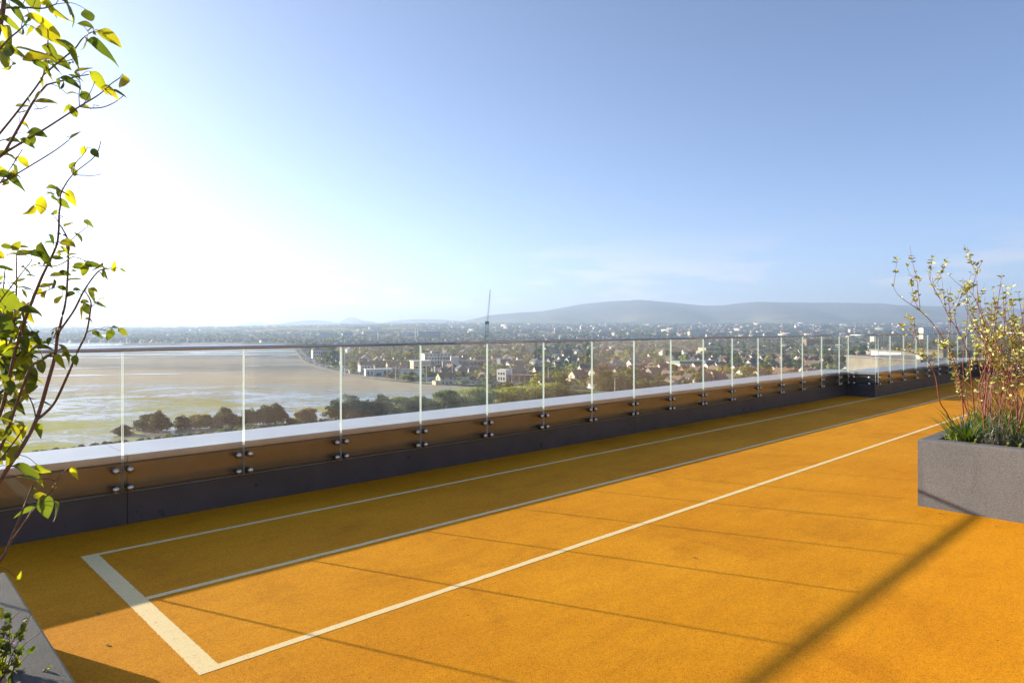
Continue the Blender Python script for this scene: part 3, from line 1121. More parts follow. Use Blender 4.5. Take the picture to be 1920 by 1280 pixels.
SKEL[bough.name] = [v for pts, d, r0, r1 in BT for v in smooth_line([spot(x, y, d + 0.03 * math.sin(i * 1.3 + y)) for i, (x, y) in enumerate(pts)], 8)]
TOPLEAF = [(73, 33, 54, 3), (94, 64, 50, 30), (132, 13, 44, 35), (168, 32, 32, 60), (163, 48, 30, 20), (205, 68, 44, 28), (187, 84, 48, 14), (163, 82, 26, 70), (53, 89, 48, -5), (17, 87, 42, 0),
           (70, 108, 52, -3), (110, 113, 36, 10), (128, 92, 54, 40), (98, 95, 36, 35), (129, 149, 36, 5), (155, 129, 30, -25), (182, 150, 40, 50), (206, 169, 32, 20), (222, 172, 24, 10),
           (237, 162, 44, 75), (161, 181, 26, 50), (134, 173, 18, -20), (82, 189, 36, -12), (40, 197, 22, -10), (71, 249, 34, 10), (46, 233, 18, 20), (25, 263, 24, 10),
           (140, 251, 22, -50), (30, 315, 22, 40), (17, 290, 36, 0), (42, 303, 24, 50), (32, 334, 38, 10), (13, 346, 24, 60), (16, 56, 38, 20), (28, 132, 32, 75), (15, 36, 34, 10),
           (8, 6, 32, 0), (33, 6, 34, 20), (65, 6, 34, 60), (87, 4, 34, 30), (105, 25, 36, 50), (37, 24, 32, 30), (112, 155, 16, 60), (8, 96, 36, 20), (5, 110, 32, 80), (20, 62, 38, 40),
           (50, 265, 24, 20), (60, 262, 22, 70), (2, 20, 32, 10), (5, 318, 28, 5), (10, 328, 28, 20), (75, 122, 32, 30), (90, 128, 30, 60), (100, 122, 32, 20), (20, 100, 34, 60)]
for k_ in range(34):
    v_ = random.choice(SKEL[bough.name])
    px_, d_ = to_px(v_.x, v_.y)
    py_ = HORIZON + (CAM_H - v_.z) * FPX / d_
    if px_ > -30 and py_ < 420:
        shrub_leaf(bough, px_ + random.uniform(-14, 14), py_ + random.uniform(-10, 10), random.uniform(11, 26), random.uniform(0, 360), d_)
for x, y, L, a in TOPLEAF:
    shrub_leaf(bough, x, y, L * 1.08, a, 2.05 + random.uniform(-0.06, 0.06))

# low twiggy plant with violet flowers in the corner planter
low = thing('flowering_plant', 'small twiggy plant with violet flowers at the corner planter rim', 'plant', (0.38, 3.2, 0.28))
for i in range(26):
    x0, y0 = random.uniform(-80, 20), random.uniform(1250, 1340)
    x1, y1 = x0 + random.uniform(10, 80), y0 - random.uniform(60, 140)
    stem_obj(low, [spot(x0, y0, 2.6), spot((x0 + x1) / 2 + random.uniform(-10, 10), (y0 + y1) / 2, 2.6), spot(x1, y1, 2.6 + random.uniform(-0.05, 0.05))], 0.0022, 0.001, M['bark'], 'stem', 5)
    for k in range(7):
        t = random.uniform(0.2, 1)
        shrub_leaf(low, x0 + (x1 - x0) * t, y0 + (y1 - y0) * t, random.uniform(10, 20), random.uniform(0, 360), 2.6)
stem_obj(low, [spot(-10, 1290, 2.6), spot(40, 1215, 2.6), spot(62, 1195, 2.6), spot(88, 1178, 2.6)], 0.0022, 0.0008, M['bark'], 'stem', 5)
stem_obj(low, [spot(-20, 1190, 2.6), spot(10, 1170, 2.6), spot(36, 1146, 2.6)], 0.002, 0.0012, M['bark'], 'stem', 5)
PET = leaf_mesh('petal', M['petal'], 0.3, 0.2, 0.05, 0, 4)
for x, y in ((5, 1190), (14, 1196), (-4, 1165), (24, 1206)):
    for k in range(5):
        a = 2 * math.pi * k / 5
        put_leaf(low, PET, spot(x, y, 2.6), RGT * math.cos(a) + FWD * math.sin(a) + Vector((0, 0, 0.35)), Vector((0, 0, 1)), 0.013, 'petal')


# red-stemmed shrubs in the other planter
def red_shrub(label, base, fixed, n_rand, spread, leaves_max, seed, xr, yr, hmin=1.1, hmax=1.62):
    random.seed(seed)
    t = thing('red_stemmed_shrub', label, 'shrub', base, 0, 'red-stemmed shrubs in the stone planter')
    ends = []
    for pts, d in fixed:
        w = [spot(x, y, d + 0.015 * math.sin(i * 2.1)) for i, (x, y) in enumerate(pts)]
        foot = w[0].copy()
        foot.z = 0.56
        foot.x = min(max(foot.x, 7.24), 9.5)
        foot.y = min(foot.y, 1.78)
        if len(pts) > 5:
            w = [foot] + w
        stem_obj(t, w, 0.0075 if len(pts) > 5 else 0.0035, 0.0014, M['redbark'], 'stem')
        ends.append(w)
        for q in range(6 if len(pts) > 5 else 2):
            i0 = random.randint(len(w) // 3, len(w) - 2)
            p = w[i0].lerp(w[i0 + 1], random.random())
            L_ = random.uniform(0.12, 0.34)
            b_ = random.uniform(0, 2 * math.pi)
            e = p + Vector((math.cos(b_) * L_ * 0.5, math.sin(b_) * L_ * 0.5, L_))
            w2 = [p, p.lerp(e, 0.45) + Vector((math.cos(b_), math.sin(b_), 0)) * 0.025, e]
            stem_obj(t, w2, 0.0022, 0.0008, M['redbark'], 'twig', 4)
            ends.append(w2)
    for i in range(n_rand):
        x, y = random.uniform(*xr), random.uniform(*yr)
        h = random.uniform(hmin, hmax)
        a = random.uniform(0, 2 * math.pi)
        sp = random.uniform(0.05, spread) * h
        dx, dy = math.cos(a) * sp, math.sin(a) * sp
        k = random.uniform(-0.12, 0.12)
        kk = random.uniform(-0.06, 0.06)
        w = [Vector((x, y, 0.55)), Vector((x + dx * 0.15 + kk + k * 0.3, y + dy * 0.15, 0.55 + h * 0.25)), Vector((x + dx * 0.4 + k, y + dy * 0.4 - k, 0.55 + h * 0.5)),
             Vector((x + dx * 0.72 + k * 0.5, y + dy * 0.72, 0.55 + h * 0.78)), Vector((x + dx, y + dy, 0.55 + h))]
        stem_obj(t, w, random.uniform(0.004, 0.008), 0.0014, M['redbark'], 'stem', 5)
        ends.append(w)
        for q in range(random.choice((3, 4, 5))):        # side twigs
            s = random.uniform(0.35, 0.85)
            i0 = min(3, int(s * 4))
            p = w[i0].lerp(w[i0 + 1], s * 4 - i0)
            L = random.uniform(0.18, 0.55) * (1.25 - s)
            b = random.uniform(0, 2 * math.pi)
            e = p + Vector((math.cos(b) * L * 0.55, math.sin(b) * L * 0.55, L))
            w2 = [p, p.lerp(e, 0.5) + Vector((math.cos(b), math.sin(b), 0)) * 0.03, e]
            stem_obj(t, w2, 0.0024, 0.0008, M['redbark'], 'twig', 4)
            ends.append(w2)
    # leaves in little whorls up the stems
    sm = [(smooth_line(w, 6)) for w in ends]
    count = 0
    mass = MB()
    master = SMALL[0]
    mv = [Vector(v.co) for v in master.vertices]
    mf = [tuple(q.vertices) for q in master.polygons]
    while count < leaves_max * 4:
        L = random.choice(sm)
        i = int(len(L) * random.uniform(0.25, 1.02)) - 1
        i = max(0, min(i, len(L) - 1))
        p = L[i]
        if p.z < 0.95:
            continue
        a = random.uniform(0, 2 * math.pi)
        for q in range(random.choice((2, 3, 4))):
            aa = a + q * 2.1
            ax_, nm_, ln_ = Vector((math.cos(aa), math.sin(aa), random.uniform(0.0, 1.4))), Vector((random.gauss(0, 0.8), random.gauss(0, 0.8), 1)), random.uniform(0.030, 0.062)
            if count < leaves_max:
                put_leaf(t, random.choice(SMALL), p, ax_, nm_, ln_)
            else:
                x_ = ax_.normalized(); z_ = (nm_ - x_ * nm_.dot(x_)).normalized(); y_ = z_.cross(x_)
                mass.add([p + (x_ * v.x + y_ * v.y + z_ * v.z) * ln_ * 0.85 for v in mv], mf)
            count += 1
    mo = mass.build('leaves', M['leaf3'], None, True)
    mo.parent = t
    mo.matrix_parent_inverse = t.matrix_basis.inverted()
    mo['kind'] = 'stuff'
    return t


FIX = [([(1785, 800), (1776, 775), (1762, 752), (1754, 707), (1742, 678), (1719, 636), (1714, 601), (1713, 590)], 6.6),
       ([(1806, 790), (1806, 770), (1800, 716), (1782, 660), (1753, 612), (1726, 583), (1699, 565), (1682, 550), (1673, 532)], 6.7),
       ([(1827, 790), (1827, 776), (1821, 707), (1815, 663), (1797, 621), (1780, 595), (1762, 559), (1744, 526), (1742, 509)], 6.8),
       ([(1845, 790), (1846, 740), (1848, 678), (1850, 640), (1845, 604), (1824, 553), (1800, 535), (1777, 514)], 6.8),
       ([(1777, 642), (1782, 604), (1779, 568), (1776, 540)], 6.7), ([(1725, 577), (1722, 550), (1720, 529), (1718, 515)], 6.7),
       ([(1742, 680), (1728, 668), (1705, 660), (1672, 655)], 6.6), ([(1797, 621), (1790, 590), (1800, 560), (1806, 545)], 6.8),
       ([(1824, 553), (1826, 530), (1832, 508), (1842, 490)], 6.8), ([(1762, 559), (1752, 545), (1748, 520)], 6.8),
       ([(1818, 790), (1806, 750), (1797, 735), (1792, 700), (1780, 665), (1764, 640), (1750, 620)], 6.75)]
red_shrub('airy red-stemmed shrub leaning out over the planter corner towards the glass', (7.75, 1.7, 0.56), FIX, 8, 0.25, 300, 21, (7.5, 8.3), (1.35, 1.75))
red_shrub('denser red-stemmed shrub with pale variegated leaves at the picture edge', (7.8, 1.4, 0.56), [], 24, 0.27, 300, 22, (7.5, 8.6), (1.22, 1.62), 0.8, 1.56)
red_shrub('red-stemmed shrub standing behind the dense variegated one in the planter', (9.0, 1.6, 0.56), [], 14, 0.22, 300, 23, (8.6, 9.5), (1.42, 1.80), 1.1, 1.6)


def blade_mesh(name, mat, width=0.02, droop=0.5, n=6):
    b = MB()
    v = []
    for i in range(n):
        t = i / (n - 1)
        w = width * (1 - t ** 2.2) * (0.7 + 0.3 * min(1, t * 4))
        v += [(t * (1 - 0.25 * t * droop), -w, -droop * t * t), (t * (1 - 0.25 * t * droop), w, -droop * t * t + w * 0.4)]
    b.add(v, [(2 * i, 2 * i + 2, 2 * i + 3, 2 * i + 1) for i in range(n - 1)])
    return b.mesh(name, mat, True)


BLADE = [blade_mesh('blade', M['blade'], 0.022, 0.35), blade_mesh('blade', M['blade'], 0.028, 0.6)]
DRY = [blade_mesh('blade', M['dryblade'], 0.008, 0.7), blade_mesh('blade', M['dryblade'], 0.007, 0.4)]


def tuft(name, label, cat, base, meshes, n, lo, hi, up, r, group=None):
    t = thing(name, label, cat, base, 0, group)
    B = Vector(base)
    for i in range(n):
        a = random.uniform(0, 2 * math.pi)
        q = r * math.sqrt(random.random())
        c = Vector((math.cos(a), math.sin(a), 0))
        put_leaf(t, random.choice(meshes), B + c * q, c * random.uniform(0.15, 1) + Vector((0, 0, random.uniform(*up))), Vector((0, 0, 1)) + c * -0.2, random.uniform(lo, hi), 'blade')
    return t


random.seed(9)
tuft('sedge_tuft', 'bright green strappy tuft at the planter corner below the leaning stems', 'grass tuft', (7.45, 1.68, 0.56), BLADE, 120, 0.20, 0.46, (0.6, 2.6), 0.11)
tuft('sedge_tuft', 'dark green strappy tuft between the silver plant and the back rim', 'grass tuft', (8.3, 1.62, 0.56), BLADE, 90, 0.22, 0.46, (0.9, 2.8), 0.13)
tuft('sedge_tuft', 'green strappy tuft beside the silver plant at the picture edge', 'grass tuft', (7.72, 1.36, 0.56), BLADE, 80, 0.20, 0.42, (0.9, 2.8), 0.12)
tuft('dry_grass', 'tawny feathery grass glowing behind the red stems', 'grass', (9.1, 1.74, 0.56), DRY, 260, 0.35, 0.72, (1.0, 4.5), 0.16)
tuft('dry_grass', 'tawny feathery grass at the picture edge behind the dense shrub', 'grass', (8.7, 1.5, 0.56), DRY, 220, 0.35, 0.70, (1.0, 4.5), 0.16)

# silver-leaved mound
sil = thing('silver_plant', 'silver-grey mound of fine leaves at the planter front', 'plant', (7.46, 1.45, 0.56))
SIL = [leaf_mesh('leaf', M['silver'], 0.055, 0.2, 0.05, 0, 4), leaf_mesh('leaf', M['silver'], 0.07, -0.2, 0.05, 0, 4)]
for i in range(70):
    a = random.uniform(0, 2 * math.pi)
    q = 0.17 * math.sqrt(random.random())
    p = Vector((7.46 + math.cos(a) * q, 1.45 + math.sin(a) * q * 1.25, 0.55))
    e = p + Vector((math.cos(a) * q * 0.7, math.sin(a) * q * 0.8, random.uniform(0.14, 0.32) * (1.15 - q * 2.6)))
    stem_obj(sil, [p, e], 0.0016, 0.0008, M['silver'], 'stem', 4)
    for k in range(8):
        c = random.uniform(0, 2 * math.pi)
        put_leaf(sil, random.choice(SIL), p.lerp(e, random.uniform(0.25, 1)), Vector((math.cos(c), math.sin(c), random.uniform(0.3, 1.6))), Vector((0, 0, 1)), random.uniform(0.035, 0.07))
# fleshy ground-cover at the corner
sed = thing('stonecrop', 'pale fleshy rosettes trailing over the planter corner rim', 'plant', (7.36, 1.78, 0.56))
SUC = [leaf_mesh('leaf', M['succulent'], 0.36, -0.1, 0.1, 0, 5)]
for i in range(22):
    p = Vector((random.uniform(7.22, 7.5), random.uniform(1.70, 1.84), random.uniform(0.56, 0.66)))
    stem_obj(sed, [Vector((p.x, p.y - 0.03, 0.545)), p], 0.0022, 0.0018, M['succulent'], 'stem', 4)
    for k in range(6):
        a = k * 1.05 + random.random()
        put_leaf(sed, SUC[0], p, Vector((math.cos(a), math.sin(a), 0.5)), Vector((0, 0, 1)), random.uniform(0.016, 0.028))
for x, y, lab_ in ((7.26, 1.33, 'tiny yellow-green seedling at the planter rim right of the silver mound'), (7.24, 1.24, 'tiny yellow-green seedling nearest the picture edge on the planter rim'),
                   (7.26, 1.57, 'tiny yellow-green seedling between the sedge tuft and the silver mound')):
    s2 = thing('seedling', lab_, 'plant', (x, y, 0.55), 0, 'seedlings along the planter rim')
    for k in range(7):
        a = k * 0.9
        put_leaf(s2, SUC[0], Vector((x, y, 0.56 + 0.01 * k)), Vector((math.cos(a), math.sin(a), 0.6)), Vector((0, 0, 1)), 0.03)


# a few fallen leaves on the deck
random.seed(77)
DROP = [leaf_mesh('fallen_leaf', simple('dry_brown_leaf', (0.22, 0.10, 0.03), 0.8), 0.26, 0.0, 0.06, 0.02, 7, 0.1)]
for i, (x, y, lab) in enumerate(((0.95, 4.0, 'dry brown leaf on the deck beside the corner planter shadow'), (1.02, 4.45, 'dry brown leaf on the shaded deck left of the wide line'), (6.75, 1.3, 'dry brown leaf on the deck at the foot of the big planter'),
                                 (6.9, 1.75, 'dry brown leaf tucked against the big planter corner'), (4.3, 2.6, 'dry brown leaf alone on the sunlit deck inside the long shadow lines'), (3.0, 6.1, 'dry brown leaf by the foot of the dark upstand'),
                                 (9.5, 6.15, 'small dry leaf by the upstand under the middle panes'))):
    lf = link('fallen_leaf', DROP[0], None, (x, y, 0.0035), random.uniform(0, 6.28))
    lf.scale = [random.uniform(0.03, 0.045)] * 3
    tag(lf, lab, 'leaf', 'fallen leaves on the deck')


# ================================================================== THE LAND
def cam_obj(name, me):
    """an object whose local y runs straight ahead of the terrace viewpoint and x to its right, lying at z = 0"""
    o = link(name, me)
    o.rotation_euler = (0, 0, AZ - math.pi / 2)
    return o


# ground: one sheet in rings out to the horizon, rising inland
ds = np.concatenate([[0, 60, 120, 250, 500, 800, 1100, 1400], np.linspace(1700, 7000, 28), [8000, 9500, 12000, 15000]])
an = np.concatenate([np.radians(np.linspace(-60, 60, 61)), np.radians(np.linspace(70, 290, 23))])
V, F = [], []
na = len(an)
for d in ds:
    for a in an:
        inside = abs(a) < math.radians(66)
        x = 960 + FPX * math.tan(a) if inside else 2000
        dd = d * max(0.35, math.cos(a)) if inside else d
        z = float(elev(dd, x)) if inside else GZ
        if d > 1700 and inside:
            z += 1.5 * math.sin(d * 0.011 + a * 40)
        V.append((d * math.sin(a), d * math.cos(a), z))
for i in range(len(ds) - 1):
    for k in range(na):
        k2 = (k + 1) % na
        F.append((i * na + k, i * na + k2, (i + 1) * na + k2, (i + 1) * na + k))
b = MB()
b.add(V, F)
tag(cam_obj('ground', b.mesh('ground', M['ground'], True)), kind='structure')

# tidal flats
SHORE = [(-1500, 640), (-300, 639), (200, 638.4), (380, 638.5), (470, 640), (520, 643), (545, 648), (556, 655), (560, 663), (564, 673), (580, 682), (620, 694), (640, 702), (680, 708), (720, 713),
         (760, 717), (800, 720.5), (850, 723), (885, 726)]
NEAR = [(895, 735), (870, 745), (760, 764), (640, 787), (500, 806), (300, 832), (100, 868), (-150, 920), (-600, 1050), (-1500, 1300)]


def poly(pts, z):
    vs = []
    for x, y in pts:
        d = gd(y)
        vs.append((d * (x - 960) / FPX, d, z))
    return vs


b = MB()
vs = poly(SHORE, GZ + 0.15) + poly(NEAR, GZ + 0.15)
b.add(vs, [tuple(range(len(vs)))[::-1]])
flats = cam_obj('sand_flat', b.mesh('sand_flat', M['flats']))
tag(flats, kind='structure')
# open water of the bay beyond the sand, and pools and channels left by the tide
mw, nt, p = new_mat('bay_water')
p.inputs['Base Color'].default_value = (0.05, 0.065, 0.07, 1)
p.inputs['Roughness'].default_value = 0.16
bump(nt, p, noise(nt, 0.25, 4, 0.6, obj_coord(nt, (0.3, 1, 1))), 0.25, 0.4)
M['water'] = mw
b = MB()
vs = poly([(-1500, 640.3), (-300, 639.4), (200, 638.8), (380, 639), (450, 640.2), (400, 642), (330, 643.5), (260, 645), (200, 648.5), (120, 650), (-100, 653), (-1500, 660)], GZ + 0.3)
b.add(vs, [tuple(range(len(vs)))[::-1]])
tag(cam_obj('water', b.mesh('water', M['water'])), kind='structure')


def channel(pts, rows):
    """a winding strip of water: (column, row, half width in rows)"""
    n = len(pts)
    top = poly([(x, y - h) for x, y, h in pts], GZ + 0.3)
    bot = poly([(x, y + h) for x, y, h in pts], GZ + 0.3)
    b = MB()
    b.add(top + bot, [(i, n + i, n + i + 1, i + 1) for i in range(n - 1)])
    tag(cam_obj('water', b.mesh('water', M['water'])), kind='structure')


random.seed(3)
for x0, x1, y0, y1, h in ((-300, 255, 705, 687, 1.0), (-300, 470, 714, 697.5, 1.3), (120, 520, 668, 660, 0.9), (300, 560, 662, 657, 0.8), (-200, 330, 676, 669, 1.1), (440, 540, 666, 664, 0.5),
                          (505, 545, 668.5, 667.5, 0.5), (455, 492, 686.5, 686, 0.6), (250, 480, 654, 652, 0.6), (330, 548, 648.5, 647, 0.5), (606, 640, 733, 733, 1.2), (-300, 180, 657, 655, 1.2), (400, 555, 672, 669, 0.35), (520, 600, 771, 766, 1.0)):
    n = 26
    pts = []
    for i in range(n):
        t = i / (n - 1)
        w = h * (0.12 + math.sin(math.pi * min(1, t * 1.02)) ** 0.8 * (0.65 + 0.5 * math.sin(i * 1.3 + x0)))
        pts.append((x0 + (x1 - x0) * t, y0 + (y1 - y0) * t + 0.5 * math.sin(t * 7 + x0), max(0.05, w)))
    channel(pts, 0)


# the coast road behind the beach and the promenade edge
def strip(name, pts, half, z, mat):
    P = [Vector((gd(y) * (x - 960) / FPX, gd(y), 0)) for x, y in pts]
    P = smooth_line(P, 6)
    b = MB()
    n = len(P)
    Lv, Rv = [], []
    for i in range(n):
        t = (P[min(i + 1, n - 1)] - P[max(0, i - 1)]).normalized()
        q = Vector((t.y, -t.x, 0))
        Lv.append((P[i] + q * half)[:2] + (z,))
        Rv.append((P[i] - q * half)[:2] + (z,))
    b.add(Lv + Rv, [(i, i + 1, n + i + 1, n + i) for i in range(n - 1)])
    o = cam_obj(name, b.mesh(name, mat))
    tag(o, kind='structure')
    return P


ROAD = [(556, 652), (562, 658), (569, 666), (578, 675), (598, 684), (625, 691), (655, 698.5), (700, 705), (745, 709.5), (800, 714), (860, 717), (930, 719), (1010, 722), (1075, 726)]
strip('promenade', [(x, y + 3.2) for x, y in ROAD], 6, GZ + 0.35, M['prom'])
road_line = strip('road', ROAD, 5.5, GZ + 0.5, M['asphalt'])
strip('road', [(930, 719.5), (960, 721), (1000, 720.5), (1030, 719)], 17, GZ + 0.55, M['asphalt'])
strip('lawn', [(1075, 737), (1120, 733), (1185, 731), (1260, 727)], 14, GZ + 0.4, M['lawn'])

# hills
def ridge(name, prof, dist, depth, foot_z, front=1.0, rough=1.0, seed=0):
    r = np.random.default_rng(seed)
    xs = np.linspace(prof[0][0], prof[-1][0], 150)
    ys = np.interp(xs, [p[0] for p in prof], [p[1] for p in prof])
    ker = np.hanning(5); ker /= ker.sum()
    ys = np.convolve(np.pad(ys, 2, 'edge'), ker, 'valid')
    ws = np.linspace(-1, 1, 31)
    ph = r.uniform(0, 6.28, 12)
    V = []
    for x, y in zip(xs, ys):
        top = CAM_H - (y - HORIZON) * dist / FPX
        for w in ws:
            d = dist + w * depth * (front if w < 0 else 1)
            k = math.cos(w * math.pi / 2) ** 1.25
            spur = 1 + rough * 0.34 * math.sin(x * 0.031 + ph[0] + w * 2) * (1 - k) * 1.4 + rough * 0.1 * math.sin(x * 0.09 + ph[1] - w * 5) * (1 - k)
            z = foot_z + (top - foot_z) * max(0, k * spur + (0.012 * math.sin(x * 0.21 + w * 11 + ph[2]) if k < 0.97 else 0))
            lat = dist * (x - 960) / FPX * (0.55 + 0.45 * d / dist)
            V.append((lat, d, z - (0 if k > 0.02 else 15)))
    m = len(ws)
    b = MB()
    b.add(V, [(i * m + j, (i + 1) * m + j, (i + 1) * m + j + 1, i * m + j + 1) for i in range(len(xs) - 1) for j in range(m - 1)])
    o = cam_obj(name, b.mesh(name, M['hill'], True))
    tag(o, kind='structure')


ridge('hill', [(820, 608), (870, 602.5), (920, 591), (980, 586.5), (1010, 585), (1050, 577.5), (1090, 570.5), (1130, 566.5), (1180, 564.5), (1230, 565.5), (1270, 569), (1310, 573.5), (1345, 574), (1380, 569),
               (1410, 567), (1470, 567), (1560, 569), (1640, 571.5), (1720, 574), (1830, 578), (1950, 583), (2150, 592), (2300, 603)], 9200, 3400, 8, 0.95, 1.0, 1)
ridge('hill', [(690, 608), (718, 605), (745, 600.5), (775, 598.5), (815, 598.5), (850, 600.5), (880, 603), (930, 600), (1010, 599), (1100, 604)], 10500, 1500, 10, 1, 0.7, 2)
ridge('hill', [(490, 612), (520, 607), (555, 602.5), (585, 599.8), (612, 601.5), (632, 605), (655, 604), (680, 601), (700, 603), (715, 607.5), (730, 611)], 9800, 1000, 0, 1, 0.7, 3)
ridge('hill', [(615, 610), (635, 604), (648, 598), (657, 594.5), (663, 594), (671, 597), (684, 602), (700, 606), (715, 611)], 12500, 800, 0, 1, 0.3, 4)
ridge('hill', [(430, 614), (455, 608), (470, 604.5), (482, 603.5), (496, 606), (515, 611)], 12800, 700, 0, 1, 0.3, 5)
ridge('hill', [(-900, 620), (-500, 616), (-100, 614.5), (60, 614), (160, 612.2), (240, 611.2), (330, 612.8), (430, 615)], 12000, 900, -20, 1, 0.5, 6)
ridge('hill', [(-900, 625), (-300, 623), (0, 621.5), (120, 620), (260, 619.5), (380, 617.5), (470, 615), (560, 613), (680, 611.5), (800, 611)], 4300, 1300, -30, 1.0, 0.5, 7)


# ------------------------------------------------------------------ far town and trees, too many to tell apart
def tri_clump(n_tri, r):
    """a ragged crown: triangles on an uneven shell, unit height, base at z = 0"""
    u = r.normal(size=(n_tri, 3))
    u /= np.linalg.norm(u, axis=1)[:, None]
    u[:, 2] = np.abs(u[:, 2]) * 1.1 - 0.35
    c = u * np.array([0.40, 0.40, 0.50]) * r.uniform(0.7, 1.08, (n_tri, 1)) + np.array([0, 0, 0.5])
    t1 = np.cross(u, r.normal(size=(n_tri, 3)))
    t1 /= np.linalg.norm(t1, axis=1)[:, None] + 1e-9
    t2 = np.cross(u, t1) + u * r.normal(0, 0.35, (n_tri, 1))
    s = 1.5 / math.sqrt(n_tri)
    a = r.uniform(0.7, 1.3, (n_tri, 1)) * s
    v = np.stack([c + t1 * a, c - t1 * a * 0.5 + t2 * a * 0.87, c - t1 * a * 0.5 - t2 * a * 0.87], 1).reshape(-1, 3)
    v[:, 2] = np.maximum(v[:, 2], 0)
    return v


def scatter_trees(name, P, H, W, variants, cols, label):
    Vs, Ts = [], []
    for i in range(len(P)):
        v = variants[i % len(variants)]
        a = rng.uniform(0, 6.28)
        ca, sa = math.cos(a), math.sin(a)
        q = np.empty_like(v)
        q[:, 0] = (v[:, 0] * ca - v[:, 1] * sa) * W[i] + P[i, 0]
        q[:, 1] = (v[:, 0] * sa + v[:, 1] * ca) * W[i] + P[i, 1]
        q[:, 2] = v[:, 2] * H[i] + P[i, 2]
        Vs.append(q)
        n = len(v) // 3
        Ts.append(np.repeat(cols[i] * rng.uniform(0.65, 1.35, (n, 1)), 3, 0))
    V = np.concatenate(Vs); T = np.concatenate(Ts)
    me = np_mesh(name, V, np.arange(len(V)).reshape(-1, 3), M['foliage'], T)
    o = link(name, me)
    tag(o, label, None, None, 'stuff')
    return o


PAL = np.array([(0.030, 0.052, 0.016), (0.042, 0.070, 0.020), (0.062, 0.090, 0.024), (0.085, 0.108, 0.028), (0.095, 0.088, 0.030), (0.10, 0.082, 0.030)])
PAL = PAL * 1.3


def shore_x(d):
    """column of the shore at distance d: no town to the left of it"""
    pts = sorted([(gd(y), x) for x, y in SHORE + [(895, 735), (990, 760)]])
    return np.interp(d, [p[0] for p in pts], [p[1] for p in pts])


def scatter(n, d0, d1, x0, x1, r, power=2.0):
    u = r.uniform(size=n)
    d = (d0 ** power + u * (d1 ** power - d0 ** power)) ** (1 / power)
    x = r.uniform(x0, x1, n)
    sx = shore_x(d)
    ok = x > sx + 14
    far = d > 2230
    return d[ok | far], x[ok | far]


def to_world(d, x):
    lat = d * (x - 960) / FPX
    return np.c_[d * CA + lat * SA, d * SA - lat * CA, elev(d, x)]


r = np.random.default_rng(17)
cl = [tri_clump(34, r) for _ in range(10)]
d, x = scatter(11000, 900, 2300, -500, 2300, r, 1.6)
P = to_world(d, x)
H = r.uniform(5, 13, len(d)); W = H * r.uniform(0.7, 1.25, len(d))
patch = np.sin(P[:, 0] * 0.011) * np.cos(P[:, 1] * 0.013 + 1) + 0.5 * np.sin(P[:, 0] * 0.031 + P[:, 1] * 0.027)
keep = patch > r.uniform(-1.6, 0.3, len(d))
scatter_trees('distant_trees', P[keep], H[keep], W[keep], cl, PAL[r.integers(0, 6, len(d))][keep], 'mass of garden and street trees spread through the far suburbs')
cl2 = [tri_clump(20, r) for _ in range(10)]
d, x = scatter(12500, 2250, 7200, -500, 2300, r, 1.25)
P = to_world(d, x)
H = r.uniform(7, 15, len(d)); W = H * r.uniform(1.2, 3.2, len(d))
patch = np.sin(P[:, 0] * 0.0045) * np.cos(P[:, 1] * 0.0052 + 1) + 0.5 * np.sin(P[:, 0] * 0.013 + P[:, 1] * 0.011)
keep = patch > r.uniform(-1.5, 0.6, len(d))
scatter_trees('distant_woodland', P[keep], H[keep], W[keep], cl2, PAL[r.integers(0, 4, len(d))][keep], 'dark wooded belt of far suburbs below the hills')


def scatter_houses(name, P, L, Wd, Hh, ang, wall, roof, flat, label):
    """gabled or flat blocks, walls and roofs tinted apart"""
    n = len(P)
    base = np.array([(-.5, -.5, -.6), (.5, -.5, -.6), (.5, .5, -.6), (-.5, .5, -.6), (-.5, -.5, 1), (.5, -.5, 1), (.5, .5, 1), (-.5, .5, 1)])
    wf = np.array([(0, 1, 5), (0, 5, 4), (1, 2, 6), (1, 6, 5), (2, 3, 7), (2, 7, 6), (3, 0, 4), (3, 4, 7)])
    rb = np.array([(-.53, -.56, .97), (.53, -.56, .97), (.53, .56, .97), (-.53, .56, .97), (-.53, 0, 1.6), (.53, 0, 1.6)])
    rf = np.array([(0, 1, 5), (0, 5, 4), (2, 3, 4), (2, 4, 5)])
    gv = np.array([(-.5, -.5, 1), (-.5, .5, 1), (-.5, 0, 1.56), (.5, -.5, 1), (.5, .5, 1), (.5, 0, 1.56)])
    gf = np.array([(1, 0, 2), (3, 4, 5)])
    Vs, Fs, Ts, off = [], [], [], 0
    for i in range(n):
        ca, sa = math.cos(ang[i]), math.sin(ang[i])

        def put(v, f, t):
            nonlocal off
            q = np.empty_like(v)
            X, Y = v[:, 0] * L[i], v[:, 1] * Wd[i]
            q[:, 0] = X * ca - Y * sa + P[i, 0]
            q[:, 1] = X * sa + Y * ca + P[i, 1]
            q[:, 2] = v[:, 2] * Hh[i] + P[i, 2]
            Vs.append(q); Fs.append(f + off); Ts.append(np.repeat(t[None], len(v), 0))
            off += len(v)
        put(base, wf, wall[i])
        if flat[i]:
            r2 = rb.copy(); r2[:, 2] = 1.0; r2[4:, 2] = 1.04
            put(r2, rf, roof[i])
        else:
            put(rb, rf, roof[i]); put(gv, gf, wall[i])
    o = link(name, np_mesh(name, np.concatenate(Vs), np.concatenate(Fs), M['town'], np.concatenate(Ts)))
    tag(o, label, None, None, 'stuff')


